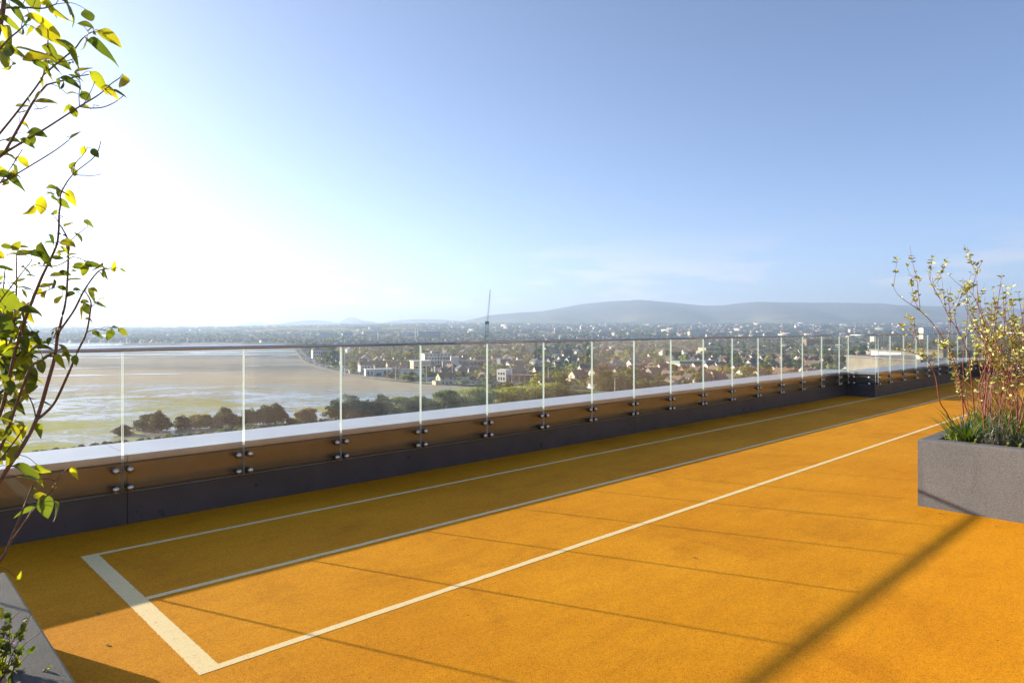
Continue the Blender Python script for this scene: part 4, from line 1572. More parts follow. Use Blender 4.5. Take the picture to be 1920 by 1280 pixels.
WALLC = np.array([(0.72, 0.70, 0.64), (0.66, 0.60, 0.48), (0.40, 0.37, 0.33), (0.31, 0.15, 0.09), (0.55, 0.40, 0.28), (0.36, 0.20, 0.13)])
ROOFC = np.array([(0.10, 0.095, 0.095), (0.14, 0.12, 0.11), (0.16, 0.115, 0.09), (0.20, 0.165, 0.14), (0.17, 0.16, 0.15)])
d, x = scatter(3000, 930, 2300, -400, 2300, r, 1.7)
P = to_world(d, x)
n = len(d)
ang = np.round(r.uniform(0, 1, n) * 2) * 1.2 + 0.35 + 0.5 * np.sin(P[:, 0] * 0.006) + r.normal(0, 0.08, n)
scatter_houses('distant_houses', P, r.uniform(8, 24, n), r.uniform(7, 9, n), r.uniform(4.6, 6.2, n), ang, WALLC[r.choice(6, n, p=[0.28, 0.22, 0.22, 0.08, 0.14, 0.06])], ROOFC[r.integers(0, 5, n)], r.uniform(size=n) < 0.06, 'countless suburban houses and roofs stretching inland')
d, x = scatter(3800, 2250, 7400, -500, 2300, r, 1.15)
P = to_world(d, x)
n = len(d)
big = r.uniform(size=n) < 0.05
Lx = np.where(big, r.uniform(30, 90, n), r.uniform(10, 40, n))
Hx = np.where(big, r.uniform(9, 22, n), r.uniform(6, 10, n))
scatter_houses('distant_rooftops', P, Lx, np.where(big, 18, r.uniform(8, 12, n)), Hx, r.uniform(0, 3.14, n), WALLC[r.choice([0, 1, 1, 2, 2], n)] * 0.8, ROOFC[r.integers(0, 5, n)], big, 'pale specks of far buildings below the hills')


# ------------------------------------------------------------------ which pane a far thing shows through (for describing it)
JOINTS = [to_px(J0 + k, GLASS_Y)[0] for k in range(0, 16)]


def pane_word(px):
    i = sum(1 for j in JOINTS if px > j)
    return ORD[min(i, 16)]


NAMED = {}


def name_all(kindmap, fmt):
    """kindmap: description -> [(column, object)]; numbers alike things from the left within each pane"""
    for desc, lst in kindmap.items():
        byp = {}
        for px, o in lst:
            byp.setdefault(pane_word(px), []).append((px, o))
        for pw, L in byp.items():
            L.sort(key=lambda q: q[0])
            for i, (px, o) in enumerate(L):
                o['label'] = fmt % (desc, (ordinal(i) + ' such from left' if len(L) > 1 else 'only such'), pw)


# ------------------------------------------------------------------ trees one can tell apart
def crown_mesh(name, r, lobes, n, leaf, cols, flat=1.0):
    """lobes: (x, y, z, rx, rz); leaf-clump quads over their shells, some inside"""
    w = np.array([l[3] ** 2 for l in lobes]); w = w / w.sum()
    k = r.choice(len(lobes), n, p=w)
    Lb = np.array(lobes)[k]
    u = r.normal(size=(n, 3)); u /= np.linalg.norm(u, axis=1)[:, None]
    u[:, 2] = np.where(u[:, 2] < -0.45, -u[:, 2], u[:, 2])
    rad = np.clip(r.normal(0.92, 0.16, (n, 1)), 0.3, 1.4)
    c = Lb[:, :3] + u * rad * np.c_[Lb[:, 3], Lb[:, 3], Lb[:, 4]]
    nn = u + r.normal(0, 0.75, (n, 3)); nn /= np.linalg.norm(nn, axis=1)[:, None]
    t1 = np.cross(nn, r.normal(size=(n, 3))); t1 /= np.linalg.norm(t1, axis=1)[:, None] + 1e-9
    t2 = np.cross(nn, t1)
    s = leaf * r.uniform(0.6, 1.35, (n, 1))
    v = np.stack([c + t1 * s, c + t2 * s * 0.62 * flat, c - t1 * s, c - t2 * s * 0.62 * flat], 1).reshape(-1, 3)
    lobt = r.uniform(0.75, 1.25, (len(lobes), 1))
    t = cols[r.integers(0, len(cols), n)] * r.uniform(0.7, 1.3, (n, 1)) * lobt[k]
    return np_mesh(name, v, np.arange(4 * n).reshape(-1, 4), M['foliage'], np.repeat(t, 4, 0))


def trunk_mesh(r, h, top, rad, limbs=5):
    b = MB()
    lean = r.uniform(-0.04, 0.04, 2)
    b.tube([(0, 0, -0.3), (lean[0] * h, lean[1] * h, h * 0.5), (lean[0] * 2 * h, lean[1] * 2 * h, top)], [rad, rad * 0.75, rad * 0.25], 6)
    for i in range(limbs):
        a = r.uniform(0, 6.28)
        z0 = h * r.uniform(0.35, 0.7)
        q = r.uniform(0.18, 0.3) * top
        b.tube([(0, 0, z0), (math.cos(a) * q * 0.5, math.sin(a) * q * 0.5, z0 + q * 0.45), (math.cos(a) * q, math.sin(a) * q, z0 + q * 1.1)], [rad * 0.5, rad * 0.32, rad * 0.1], 5)
    return b.mesh('trunk', M['trunk'])


COLS = {
    'pine': np.array([(0.036, 0.052, 0.024), (0.050, 0.066, 0.028), (0.072, 0.078, 0.031)]),
    'green': np.array([(0.085, 0.135, 0.030), (0.12, 0.17, 0.036), (0.155, 0.195, 0.044)]),
    'willow': np.array([(0.20, 0.245, 0.055), (0.26, 0.30, 0.068), (0.31, 0.335, 0.085)]),
    'ochre': np.array([(0.18, 0.155, 0.042), (0.23, 0.175, 0.045), (0.14, 0.14, 0.042)]),
    'rust': np.array([(0.13, 0.080, 0.030), (0.17, 0.105, 0.034), (0.11, 0.075, 0.030)]),
    'dark': np.array([(0.062, 0.10, 0.030), (0.088, 0.125, 0.034), (0.112, 0.14, 0.04)]),
}


def lobes_for(kind, h, w, r):
    if kind == 'pine':
        L = [(r.normal(0, 0.10) * w, r.normal(0, 0.10) * w, h * z, w * q, h * 0.16) for z, q in ((0.14, 0.38), (0.28, 0.42), (0.42, 0.42), (0.56, 0.38), (0.70, 0.31), (0.83, 0.22), (0.92, 0.12))]
        L += [(math.cos(a) * w * 0.30, math.sin(a) * w * 0.30, h * r.uniform(0.2, 0.72), w * 0.2, h * 0.10) for a in r.uniform(0, 6.28, 8)]
        return L
    L = [(0, 0, h * 0.50, w * 0.36, h * 0.36), (0, 0, h * 0.2, w * 0.34, h * 0.16)]
    for a in r.uniform(0, 6.28, 12):
        q = r.uniform(0.16, 0.36) * w
        L.append((math.cos(a) * q, math.sin(a) * q, h * r.uniform(0.16, 0.86), w * r.uniform(0.13, 0.24), h * r.uniform(0.10, 0.18)))
    return L


WORDS = {'pine': 'dark pine tree', 'green': 'mid-green leafy tree', 'willow': 'pale yellow-green tree', 'ochre': 'ochre bushy tree', 'rust': 'rust-brown tree', 'dark': 'dark green tree'}
FRONT = [(232, 797, 256, 30, 'pine'), (275, 779, 268, 46, 'pine'), (303, 772, 266, 42, 'pine'), (345, 780, 272, 36, 'pine'), (375, 777, 272, 44, 'ochre'), (404, 784, 276, 28, 'pine'), (422, 765, 276, 44, 'pine'),
         (442, 779, 280, 30, 'ochre'), (467, 767, 280, 40, 'pine'), (493, 761, 284, 40, 'pine'), (517, 757, 284, 44, 'pine'), (548, 784, 288, 26, 'ochre'), (573, 766, 290, 48, 'ochre'),
         (630, 750, 298, 40, 'pine'), (660, 742, 300, 56, 'pine'), (680, 752, 303, 34, 'pine'), (713, 741, 308, 54, 'pine'), (755, 744, 316, 64, 'green'), (786, 738, 322, 52, 'dark'), (806, 746, 318, 46, 'green'),
         (832, 729, 335, 52, 'green'), (850, 738, 330, 40, 'dark'), (872, 723, 340, 84, 'willow'), (905, 727, 346, 62, 'willow'), (931, 725, 372, 50, 'dark'), (950, 727, 356, 76, 'willow'), (985, 720, 372, 84, 'willow'),
         (1020, 718, 380, 60, 'willow'), (1046, 722, 392, 50, 'dark'), (1064, 728, 398, 44, 'green'), (1092, 732, 404, 40, 'dark'), (1125, 690, 436, 54, 'ochre'), (1148, 697, 432, 58, 'dark'),
         (1176, 712, 430, 44, 'dark'), (1205, 716, 432, 40, 'green'), (1232, 712, 440, 36, 'dark')]
km = {}
for px, top, d, w, kind in FRONT:
    rr_ = np.random.default_rng(int(px))
    base_row = HORIZON + (CAM_H - GZ) * FPX / d
    h = (base_row - top) * d / FPX
    wd = w * d / FPX
    X, Y = col(px, d)
    t = thing('pine_tree' if kind == 'pine' else 'broadleaf_tree', 'tree', 'tree', (X, Y, GZ), 0, 'trees along the seafront park')
    n = int(4200 + 1800 * wd / 10)
    cm_ = crown_mesh('crown', rr_, lobes_for(kind, h, wd, rr_), n, 0.36 if kind != 'pine' else 0.30, COLS[kind])
    link('crown', cm_, t)
    link('trunk', trunk_mesh(rr_, h * 0.5, h * 0.85, 0.028 * h), t)
    km.setdefault(WORDS[kind], []).append((px, t))
name_all(km, '%s in the seafront row, %s in the %s glass pane')


# trees among the houses
def pick_spots(n, d0, d1, seed, near=9.0, taken=None, xmin=620, xmax=1900, power=1.0):
    r = np.random.default_rng(seed)
    out = [] if taken is None else taken
    new = []
    tries = 0
    while len(new) < n and tries < 60000:
        tries += 1
        d = (d0 ** power + r.uniform() * (d1 ** power - d0 ** power)) ** (1 / power)
        x = r.uniform(xmin, xmax)
        if x < shore_x(d) + 20 * 600 / d + 14:
            continue
        X, Y = col(x, d)
        if any((X - a) ** 2 + (Y - c) ** 2 < (near + rad) ** 2 for a, c, rad in out):
            continue
        out.append((X, Y, 4.0))
        new.append((x, d, X, Y))
    return new


TAKEN = []
# room kept for the buildings described one by one
BLD = []


def block_out(px, row, rad):
    X, Y = col(px, gd(row))
    TAKEN.append((X, Y, rad))


for px, row, rad in ((712, 704, 22), (690, 701, 16), (735, 702, 14), (765, 707, 12), (830, 690, 30), (800, 688, 26), (860, 690, 26), (826, 706, 12), (905, 693, 26), (945, 695, 22), (985, 694, 26), (944, 714, 10),
                     (985, 714, 16), (1005, 712, 14), (1160, 696, 16), (1300, 690, 26), (1325, 690, 22), (1330, 668, 24), (1305, 671, 16), (590, 668, 14), (600, 669, 14), (640, 694, 10), (685, 694, 10), (1590, 650, 20),
                     (1565, 665, 16), (905, 719, 18), (935, 719, 18), (985, 721, 16), (1010, 721, 14), (1100, 736, 18), (1140, 734, 16), (1180, 733, 14)):
    block_out(px, row, rad)
for p in road_line[::2]:
    X, Y = fr(p.y, p.x)
    TAKEN.append((X, Y, 5.0))

house_spots = []
r = np.random.default_rng(31)
# streets: rows of houses on a slightly bent grid
ga = math.radians(24)
for i in range(-60, 61):
    for j in range(-30, 50):
        s, t = i * 13.5 + r.normal(0, 0.8), j * 30 + (0 if j % 2 else 10) + 10 * math.sin(i * 0.12 + j)
        fwd = 650 + s * math.sin(ga) + t * math.cos(ga)
        lat = 130 + s * math.cos(ga) - t * math.sin(ga)
        if not 425 < fwd < 905:
            continue
        x = 960 + FPX * lat / fwd
        if x < shore_x(fwd) + 26 * 600 / fwd or x > 1800 or r.uniform() < 0.42:
            continue
        X, Y = fr(fwd, lat)
        if any((X - a) ** 2 + (Y - c) ** 2 < (7 + rad) ** 2 for a, c, rad in TAKEN):
            continue
        ang = AZ - math.pi / 2 + ga + (0 if r.uniform() < 0.72 else math.pi / 2) + 0.10 * math.sin(i * 0.12 + j)
        house_spots.append((x, fwd, X, Y, ang))
house_spots.sort(key=lambda q: q[1])
house_spots = house_spots[:285]
for q in house_spots:
    TAKEN.append((q[2], q[3], 5.5))


def house_proto(L, W, H, pitch, wall, roof, chim, porch=False):
    root = bpy.data.objects.new('house', None)
    COL.objects.link(root)
    ph = W / 2 * math.tan(math.radians(pitch))
    b = MB()
    b.add([(-L / 2, -W / 2, -1), (L / 2, -W / 2, -1), (L / 2, W / 2, -1), (-L / 2, W / 2, -1), (-L / 2, -W / 2, H), (L / 2, -W / 2, H), (L / 2, W / 2, H), (-L / 2, W / 2, H), (-L / 2, 0, H + ph), (L / 2, 0, H + ph)],
          [(0, 1, 5, 4), (2, 3, 7, 6), (1, 2, 6, 9, 5), (3, 0, 4, 8, 7)])
    b.build('wall', wall, root)
    b = MB()
    o, th = 0.35, 0.18
    e = W / 2 + o
    ze = H - o * math.tan(math.radians(pitch))
    for s in (-1, 1):
        b.add([(-L / 2 - o, s * e, ze + .02), (L / 2 + o, s * e, ze + .02), (L / 2 + o, 0, H + ph + .02), (-L / 2 - o, 0, H + ph + .02),
               (-L / 2 - o, s * e, ze + th), (L / 2 + o, s * e, ze + th), (L / 2 + o, 0, H + ph + th + 0.04), (-L / 2 - o, 0, H + ph + th + 0.04)],
              [(0, 1, 2, 3), (4, 7, 6, 5), (0, 4, 5, 1), (1, 5, 6, 2), (3, 2, 6, 7), (0, 3, 7, 4)])
    rf = b.build('roof', roof, root)
    for cx in chim:
        b = MB()
        b.box(cx * L - 0.45, cx * L + 0.45, -0.35, 0.35, H + ph - 0.5, H + ph + 1.1)
        for k in (-0.22, 0.22):
            b.lathe([(0.13, 1.1), (0.11, 1.5)], (cx * L + k, 0, H + ph), 'z', 6)
        b.build('chimney', M['brick'], rf)
    wm = MB(); wm.box(-0.6, 0.6, -0.04, 0.04, -0.6, 0.6)
    wme = wm.mesh('window', M['window'])
    for sx in (-0.28, 0.28):
        for z in ((1.4, 4.1) if H > 4.5 else (1.5,)):
            for s in (-1, 1):
                link('window', wme, root, (sx * L, s * (W / 2 + 0.01), z))
    for s in (-1, 1):
        link('window', wme, root, (s * (L / 2 + 0.01), 0.8, 4.0 if H > 4.5 else 1.6), math.pi / 2)
    dm = MB(); dm.box(-0.5, 0.5, -0.05, 0.05, 0.05, 2.1)
    dm.build('door', M['car_blue'], root).location = (0, -W / 2 - 0.01, 0)
    if porch:
        b = MB()
        b.box(-L / 2 - 3.2, -L / 2 - 0.003, -W / 2 + 0.6, W / 2 - 1.2, -1, 2.7)
        b.box(-L / 2 - 3.4, -L / 2 - 0.003, -W / 2 + 0.4, W / 2 - 1.0, 2.702, 2.9, 1)
        b.build('side_extension', [wall, roof], root)
    return root


HP = [('white rendered house with slate roof', house_proto(9.5, 7.5, 5.2, 36, M['white'], M['slate'], (-0.42,))),
      ('white bungalow with brown tiled roof', house_proto(11, 8, 3.0, 34, M['white'], M['tile'], (0.2,))),
      ('red-brick house with slate roof', house_proto(10, 7.5, 5.4, 38, M['brick'], M['slate'], (-0.44, 0.44))),
      ('cream house with brown tiled roof', house_proto(10, 8, 5.0, 38, M['cream'], M['tile'], (0.4,), True)),
      ('grey pebbledashed house with slate roof', house_proto(9, 7.5, 5.2, 35, M['grey'], M['slate'], (0.42,))),
      ('low grey house with brown tiled roof', house_proto(12, 7, 3.2, 32, M['grey'], M['tile'], (-0.3,), True)),
      ('long red-brick house pair with brown tiled roof', house_proto(16, 8, 5.2, 36, M['brick'], M['tile'], (-0.46, 0.0, 0.46)))]
first = {}
km = {}
for i, (px, d, X, Y, ang) in enumerate(house_spots):
    k = int(r.choice(7, p=[0.30, 0.20, 0.06, 0.17, 0.16, 0.09, 0.02]))
    desc, proto = HP[k]
    if k not in first:
        first[k] = True
        h = proto
        h.location = (X, Y, GZ); h.rotation_euler = (0, 0, ang)
    else:
        h = copy_tree(proto, (X, Y, GZ), ang)
    s = float(r.uniform(0.92, 1.12))
    h.scale = (s, s, s * float(r.uniform(0.95, 1.08)))
    tag(h, 'house', 'house', 'houses of the town below the terrace')
    km.setdefault(desc, []).append((px, h))
name_all(km, '%s, %s through the %s pane')

TV = {}
for kind in ('green', 'dark', 'willow', 'ochre', 'rust', 'pine'):
    for v in range(3):
        rr_ = np.random.default_rng(900 + v + 7 * len(kind))
        cmesh = crown_mesh('crown', rr_, lobes_for(kind, 1.0, 0.9 if kind != 'pine' else 0.6, rr_), 420, 0.075, COLS[kind])
        TV.setdefault(kind, []).append((cmesh, trunk_mesh(rr_, 0.5, 0.85, 0.028)))
km = {}
kinds = ['green', 'dark', 'willow', 'ochre', 'rust', 'pine']
spots_ = pick_spots(255, 415, 920, 77, 1.5, TAKEN, 600, 1800, 1.5)
for px, d, X, Y in spots_:
    k = str(r.choice(kinds, p=[0.27, 0.32, 0.10, 0.10, 0.10, 0.11]))
    cmesh, tmesh = TV[k][int(r.integers(0, 3))]
    h = float(r.uniform(7, 14))
    w = h * float(r.uniform(0.8, 1.3))
    t = thing('pine_tree' if k == 'pine' else 'broadleaf_tree', 'tree', 'tree', (X, Y, GZ), float(r.uniform(0, 6.28)), 'trees among the houses of the town')
    t.scale = (w, w, h)
    link('crown', cmesh, t)
    link('trunk', tmesh, t)
    km.setdefault(WORDS[k], []).append((px, t))
name_all(km, '%s between houses, %s through the %s pane')

# undergrowth of gardens between them, nobody could count it
r = np.random.default_rng(41)
d, x = scatter(2600, 430, 930, 600, 1850, r, 1.5)
P = to_world(d, x)
ok = np.array([not any((p[0] - a) ** 2 + (p[1] - c) ** 2 < (rad * 0.85 + 1) ** 2 for a, c, rad in TAKEN) for p in P])
H = r.uniform(1.5, 6.5, len(d)); W = H * r.uniform(1.2, 2.6, len(d))
scatter_trees('garden_shrubbery', P[ok], H[ok], W[ok], cl, (PAL[r.integers(0, 6, len(d))] * 1.3)[ok], 'hedges and garden bushes filling the gaps between houses')

# hedge and scrub along the park's edge, just beyond the parapet
r = np.random.default_rng(43)
edge = [(-120, 900, 1.6), (60, 866, 1.6), (160, 850, 1.8), (260, 836, 2.0), (380, 822, 2.0), (500, 808, 2.0), (640, 792, 2.2), (760, 772, 2.4), (880, 758, 2.6), (1000, 748, 3.0), (1100, 742, 3.0)]
ex = np.interp(np.linspace(0, 1, 900), np.linspace(0, 1, len(edge)), [e[0] for e in edge])
ey = np.interp(ex, [e[0] for e in edge], [e[1] for e in edge])
dd = np.array([gd(y) for y in ey]) + r.uniform(-10, 6, 900)
P = to_world(dd, ex)
H = r.uniform(1.0, 2.7, 900); W = H * r.uniform(1.0, 1.9, 900)
hc = np.where(r.uniform(size=(900, 1)) < 0.6, 1.6 * PAL[r.integers(1, 5, 900)], np.array([(0.11, 0.075, 0.035)]))
o = scatter_trees('scrub_hedge', P, H, W, [tri_clump(150, r) for _ in range(8)], hc, 'low scrubby hedge along the seafront below the coping')


# ------------------------------------------------------------------ buildings one can pick out
def block(name, label, cat, px, row, parts, ang=0.0, dist=None, z=None):
    """parts: (part name, x0, x1, y0, y1, z0, z1, material); windows: ('window', ...) proud of the wall"""
    d = dist or gd(row)
    X, Y = col(px, d)
    t = thing(name, label, cat, (X, Y, GZ if z is None else z), AZ - math.pi / 2 + ang)
    for q in parts:
        b = MB()
        if q[0] == 'gable_roof':
            _, x0, x1, y0, y1, z0, z1, m = q
            ym = (y0 + y1) / 2
            b.add([(x0, y0, z0), (x1, y0, z0), (x1, y1, z0), (x0, y1, z0), (x0, ym, z1), (x1, ym, z1)], [(0, 1, 5, 4), (2, 3, 4, 5), (1, 2, 5), (3, 0, 4), (3, 2, 1, 0)])
            b.build('roof', M[m], t)
        elif q[0] == 'hip_roof':
            _, x0, x1, y0, y1, z0, z1, m = q
            ym = (y0 + y1) / 2
            i = (y1 - y0) / 2
            b.add([(x0, y0, z0), (x1, y0, z0), (x1, y1, z0), (x0, y1, z0), (x0 + i, ym, z1), (x1 - i, ym, z1)], [(0, 1, 5, 4), (2, 3, 4, 5), (1, 2, 5), (3, 0, 4), (3, 2, 1, 0)])
            b.build('roof', M[m], t)
        else:
            nm, x0, x1, y0, y1, z0, z1, m = q
            b.box(x0, x1, y0, y1, z0, z1)
            b.build(nm, M[m], t)
    return t


def windows(x0, x1, n, y, z0, z1, w, m='window'):
    out = []
    for i in range(n):
        c = x0 + (x1 - x0) * (i + 0.5) / n
        out.append(('window', c - w / 2, c + w / 2, y - 0.08, y + 0.05, z0, z1, m))
    return out


def u(row):   # metres per pixel at a row
    return gd(row) / FPX


block('terrace_house', 'tall white seafront house block at the far bend of the coast road', 'house', 597, 672, [('wall', -7, 7, 0, 10, -1, 11, 'white'), ('hip_roof', -7.5, 7.5, -0.5, 10.5, 11, 14, 'slate')] + windows(-6, 6, 4, 0, 6.5, 8.5, 1.4) + windows(-6, 6, 4, 0, 2, 4.2, 1.4), 0.5)
block('terrace_house', 'pink brick seafront house beside the tall white one', 'house', 612, 673, [('wall', -7, 7, 0, 10, -1, 8.5, 'brick'), ('hip_roof', -7.5, 7.5, -0.5, 10.5, 8.5, 11.5, 'tile')] + windows(-6, 6, 4, 0, 2, 4.2, 1.4))
block('house', 'white gabled house left of the long white beach building', 'house', 686, 697, [('wall', -5, 5, 0, 8, -1, 6.2, 'white'), ('gable_roof', -5.3, 5.3, -0.4, 8.4, 6.2, 9.2, 'slate')] + windows(-4, 4, 3, 0, 3.5, 5, 1.2), 0.5)
block('house', 'pale blue-grey house behind the long white beach building', 'house', 709, 696, [('wall', -6, 6, 0, 8, -1, 6.8, 'bluegrey'), ('gable_roof', -6.3, 6.3, -0.4, 8.4, 6.8, 9.4, 'slate')] + windows(-5, 5, 3, 0, 3.5, 5, 1.2), 0.1)
block('beach_pavilion', 'long low white building with a dark arch by the coast road', 'building', 711, 705,
      [('wall', -11, 11, 0, 8, -1, 5.4, 'white'), ('parapet', -11.3, 11.3, -0.3, 8.3, 5.404, 5.9, 'white'), ('arch', -2.2, 1.6, -0.1, 0.05, 0, 2.6, 'window')] + windows(-10.5, -4, 2, 0, 1, 4.2, 1.3) + windows(3, 10, 2, 0, 1, 4.2, 1.6), 0.36)
block('white_shed', 'white flat-roofed shed right of the green hoarding trees', 'building', 766, 706, [('wall', -8, 12, 6, 14, -1, 5.2, 'white'), ('roof', -8.3, 12.3, 5.7, 14.3, 5.204, 5.6, 'flatroof')])
block('site_hoarding', 'green site hoarding with orange panels beside the coast road', 'hoarding', 768, 708.5,
      [('panel', -5.5, -0.1, 0, 0.3, -0.5, 3.6, 'green'), ('panel', 0.1, 5.5, 0, 0.3, -0.5, 3.4, 'green'), ('poster', -3.2, -0.6, -0.12, 0, 0.2, 1.8, 'orange'), ('poster', 1.5, 5.0, -0.12, 0, 0.2, 1.6, 'orange'), ('post', -5.7, -5.5, 0, 0.4, -0.5, 3.9, 'pale'), ('post', 5.5, 5.7, 0, 0.4, -0.5, 3.9, 'pale')], 0.15)
# the large white and glass complex
w8 = windows(-14, 14, 9, 0, 6.6, 8.6, 1.9) + windows(-14, 14, 9, 0, 2.4, 4.6, 1.9)
block('school_building', 'large white three-storey building with dark windows and flat roof', 'building', 822, 685, [('wall', -15, 15, 0, 14, -1, 12.4, 'white'), ('roof', -15.6, 15.6, -0.6, 14.6, 12.404, 13.0, 'flatroof'), ('plant_room', -6, 2, 4, 9, 13.002, 15, 'bluegrey')] + w8 + windows(-14, 14, 7, 0, 10, 11.4, 2.2), 0.42)
block('white_villa', 'white banded villa with stacked terraces before the large white building', 'house', 792, 700, [('wall', -8, 8, 0, 9, -1, 10.5, 'cream'), ('band', -9, 8.6, -1.2, -0.002, 3.2, 4.0, 'white'), ('band', -9, 8.6, -1.2, -0.002, 6.4, 7.2, 'white'), ('roof', -8.6, 8.6, -0.9, 9.5, 10.504, 11.2, 'white')] + windows(-7, 7, 4, 0, 4.4, 6.0, 2.2) + windows(-7, 7, 4, 0, 1.0, 2.8, 2.2), 0.5)
block('glazed_block', 'long grey glazed low block with white stair tower behind the beach houses', 'building', 905, 688.5, [('wall', -40, 42, 0, 12, -1, 6.2, 'bluegrey'), ('roof', -40.5, 42.5, -0.5, 12.5, 6.204, 6.8, 'flatroof'), ('stair_tower', -32, -24, -1.5, 6, -0.9, 11, 'white')] + windows(-20, 38, 16, 0, 2.6, 5.0, 2.6), 0.16)
block('blue_building', 'dark blue box-shaped building at the end of the glazed block', 'building', 948, 692, [('wall', -5.5, 5.5, 0, 9, -1, 9.6, 'bluewall'), ('roof', -5.7, 5.7, -0.2, 9.2, 9.604, 9.9, 'flatroof')] + windows(-5, 5, 2, 0, 5.6, 7, 1.4), 0.4)
block('terrace_row', 'white terrace row with six dark windows right of the blue building', 'house', 970, 693, [('wall', -8.5, 8.5, 0, 8, -1, 6, 'white'), ('gable_roof', -8.8, 8.8, -0.4, 8.4, 6, 8.6, 'tile')] + windows(-8, 8, 6, 0, 3.6, 5, 1.1), 0.4)
block('white_house', 'white flat-topped house with three dark windows above the car park', 'house', 940, 716, [('wall', -4.2, 4.2, 0, 7, -1, 8.6, 'white'), ('parapet', -4.4, 4.4, -0.2, 7.2, 8.604, 9.1, 'white')] + windows(-3.4, 3.4, 3, 0, 5.4, 7.0, 1.2) + windows(-3.4, 3.4, 3, 0, 1.5, 3.6, 1.0), -0.62)
block('white_house', 'white beach house with dark bays half hidden by bushes', 'house', 824, 706.5, [('wall', -5, 5, 0, 7, -1, 6.4, 'white'), ('pier', -5.6, -4.2, -0.5, -0.002, -0.5, 8.4, 'white'), ('pier', 3.8, 5.4, -0.5, -0.002, -0.5, 7.4, 'white'), ('roof', -5.3, 5.3, -0.3, 7.3, 6.404, 6.9, 'flatroof')] + windows(-3.8, 3.6, 3, 0, 3.6, 5.6, 1.4), -0.6)
block('garden_wall', 'long white garden wall along the road above the beach', 'wall', 840, 712.2, [('wall', -21, 17, 0, 0.5, -0.5, 2.0, 'white'), ('coping', -21.1, 17.1, -0.08, 0.58, 2.004, 2.2, 'white')], 0.06)
block('pink_pavilion', 'low pinkish colonnaded building beside the car park', 'building', 983, 716.5, [('wall', -12, 14, 1.5, 9, -1, 4.6, 'beige'), ('roof', -12.4, 14.4, -0.4, 9.4, 4.604, 5.2, 'flatroof')] + [('pier', x, x + 0.7, 0, 0.8, -0.5, 4.6, 'cream') for x in range(-12, 14, 4)] + windows(-11, 13, 7, 1.5, 1.2, 3.4, 1.8), -0.05)
block('dark_gabled_house', 'dark-roofed gabled house behind the pink colonnade', 'house', 976, 709, [('wall', -6, 6, 0, 9, -1, 4.4, 'grey'), ('gable_roof', -6.6, 6.6, -0.6, 9.6, 4.4, 9.6, 'slate')], 0.7)
block('beige_house', 'big house with broad beige roof above the round dark bush', 'house', 1162, 694, [('wall', -9, 9, 0, 12, -1, 4.6, 'white'), ('hip_roof', -9.8, 9.8, -0.8, 12.8, 4.6, 9.6, 'beige')] + windows(-8, 8, 4, 0, 1.4, 3.2, 1.6), 0.6)
block('school_hall', 'flat building with green copper roof and white columns', 'building', 1302, 690, [('wall', -17, 14, 1, 14, -1, 5.0, 'white'), ('roof', -18, 15, -1, 15, 5.004, 7.2, 'copper')] + [('pier', x, x + 0.8, -0.4, 0.4, -0.5, 5.0, 'white') for x in (-17, -11, -5, 1, 7, 13)] + windows(-16, 13, 8, 1, 1.2, 3.8, 2.2), 0.4)
block('annexe', 'pale grey annexe joined right of the copper-roofed building', 'building', 1333, 690, [('wall', -7, 9, 0, 11, -1, 7.0, 'bluegrey'), ('roof', -7.3, 9.3, -0.3, 11.3, 7.004, 7.5, 'flatroof')] + windows(-6, 8, 3, 0, 3, 5, 1.8), 0.4)
block('flat_block', 'cream stepped flat-roofed block above the copper-roofed building', 'building', 1331, 668, [('wall', -8, 12, 0, 14, -1, 12.0, 'cream'), ('lower_wing', -18, -8.002, 1, 12, -1, 7.6, 'cream'), ('roof', -8.2, 12.2, -0.2, 14.2, 12.004, 12.5, 'flatroof')] + windows(-7, 11, 5, 0, 8, 10, 1.8), 0.6)
block('brick_block', 'long orange-brick apartment block under the rail left of the corner step', 'building', 1545, 652, [('wall', -34, 34, 0, 16, -1, 16.5, 'brick'), ('roof', -34.5, 34.5, -0.5, 16.5, 16.504, 17.2, 'flatroof')] + windows(-33, 33, 12, 0, 11, 13.4, 2.4) + windows(-33, 33, 12, 0, 5.5, 8, 2.4))
block('cream_pavilion', 'cream flat-roofed pavilion with overhanging eaves left of the corner step', 'building', 1591, 655, [('wall', -12, 12, 0, 14, -1, 7.2, 'cream'), ('roof', -16, 14, -2, 16, 7.204, 8.4, 'white')] + windows(-11, 11, 5, 0, 2.5, 5, 2.4))
block('white_house', 'white rendered house in the trees left of the corner step', 'house', 1566, 664, [('wall', -6, 6, 0, 9, -1, 8, 'white'), ('hip_roof', -6.5, 6.5, -0.5, 9.5, 8, 11, 'slate')] + windows(-5, 5, 3, 0, 4, 6, 1.4))
block('office_block', 'wide cream office block with window bands right of the corner step', 'building', 1665, 648, [('wall', -30, 26, 0, 18, -1, 20, 'cream'), ('roof', -30.5, 26.5, -0.5, 18.5, 20.004, 20.8, 'flatroof'), ('core', 26.002, 32, 2, 14, -1, 24, 'slate')] + [q for z in (4, 8, 12, 16) for q in windows(-29, 25, 11, 0, z, z + 2, 3.2)])
block('apartment_tower', 'pale square apartment tower above the rail behind the red stems', 'building', 1741, 642, [('wall', -14, 14, 0, 20, -1, 38, 'white'), ('roof', -14.4, 14.4, -0.4, 20.4, 38.004, 39, 'flatroof')] + [q for z in (12, 17, 22, 27, 32) for q in windows(-13, 13, 5, 0, z, z + 2.4, 2.8)])
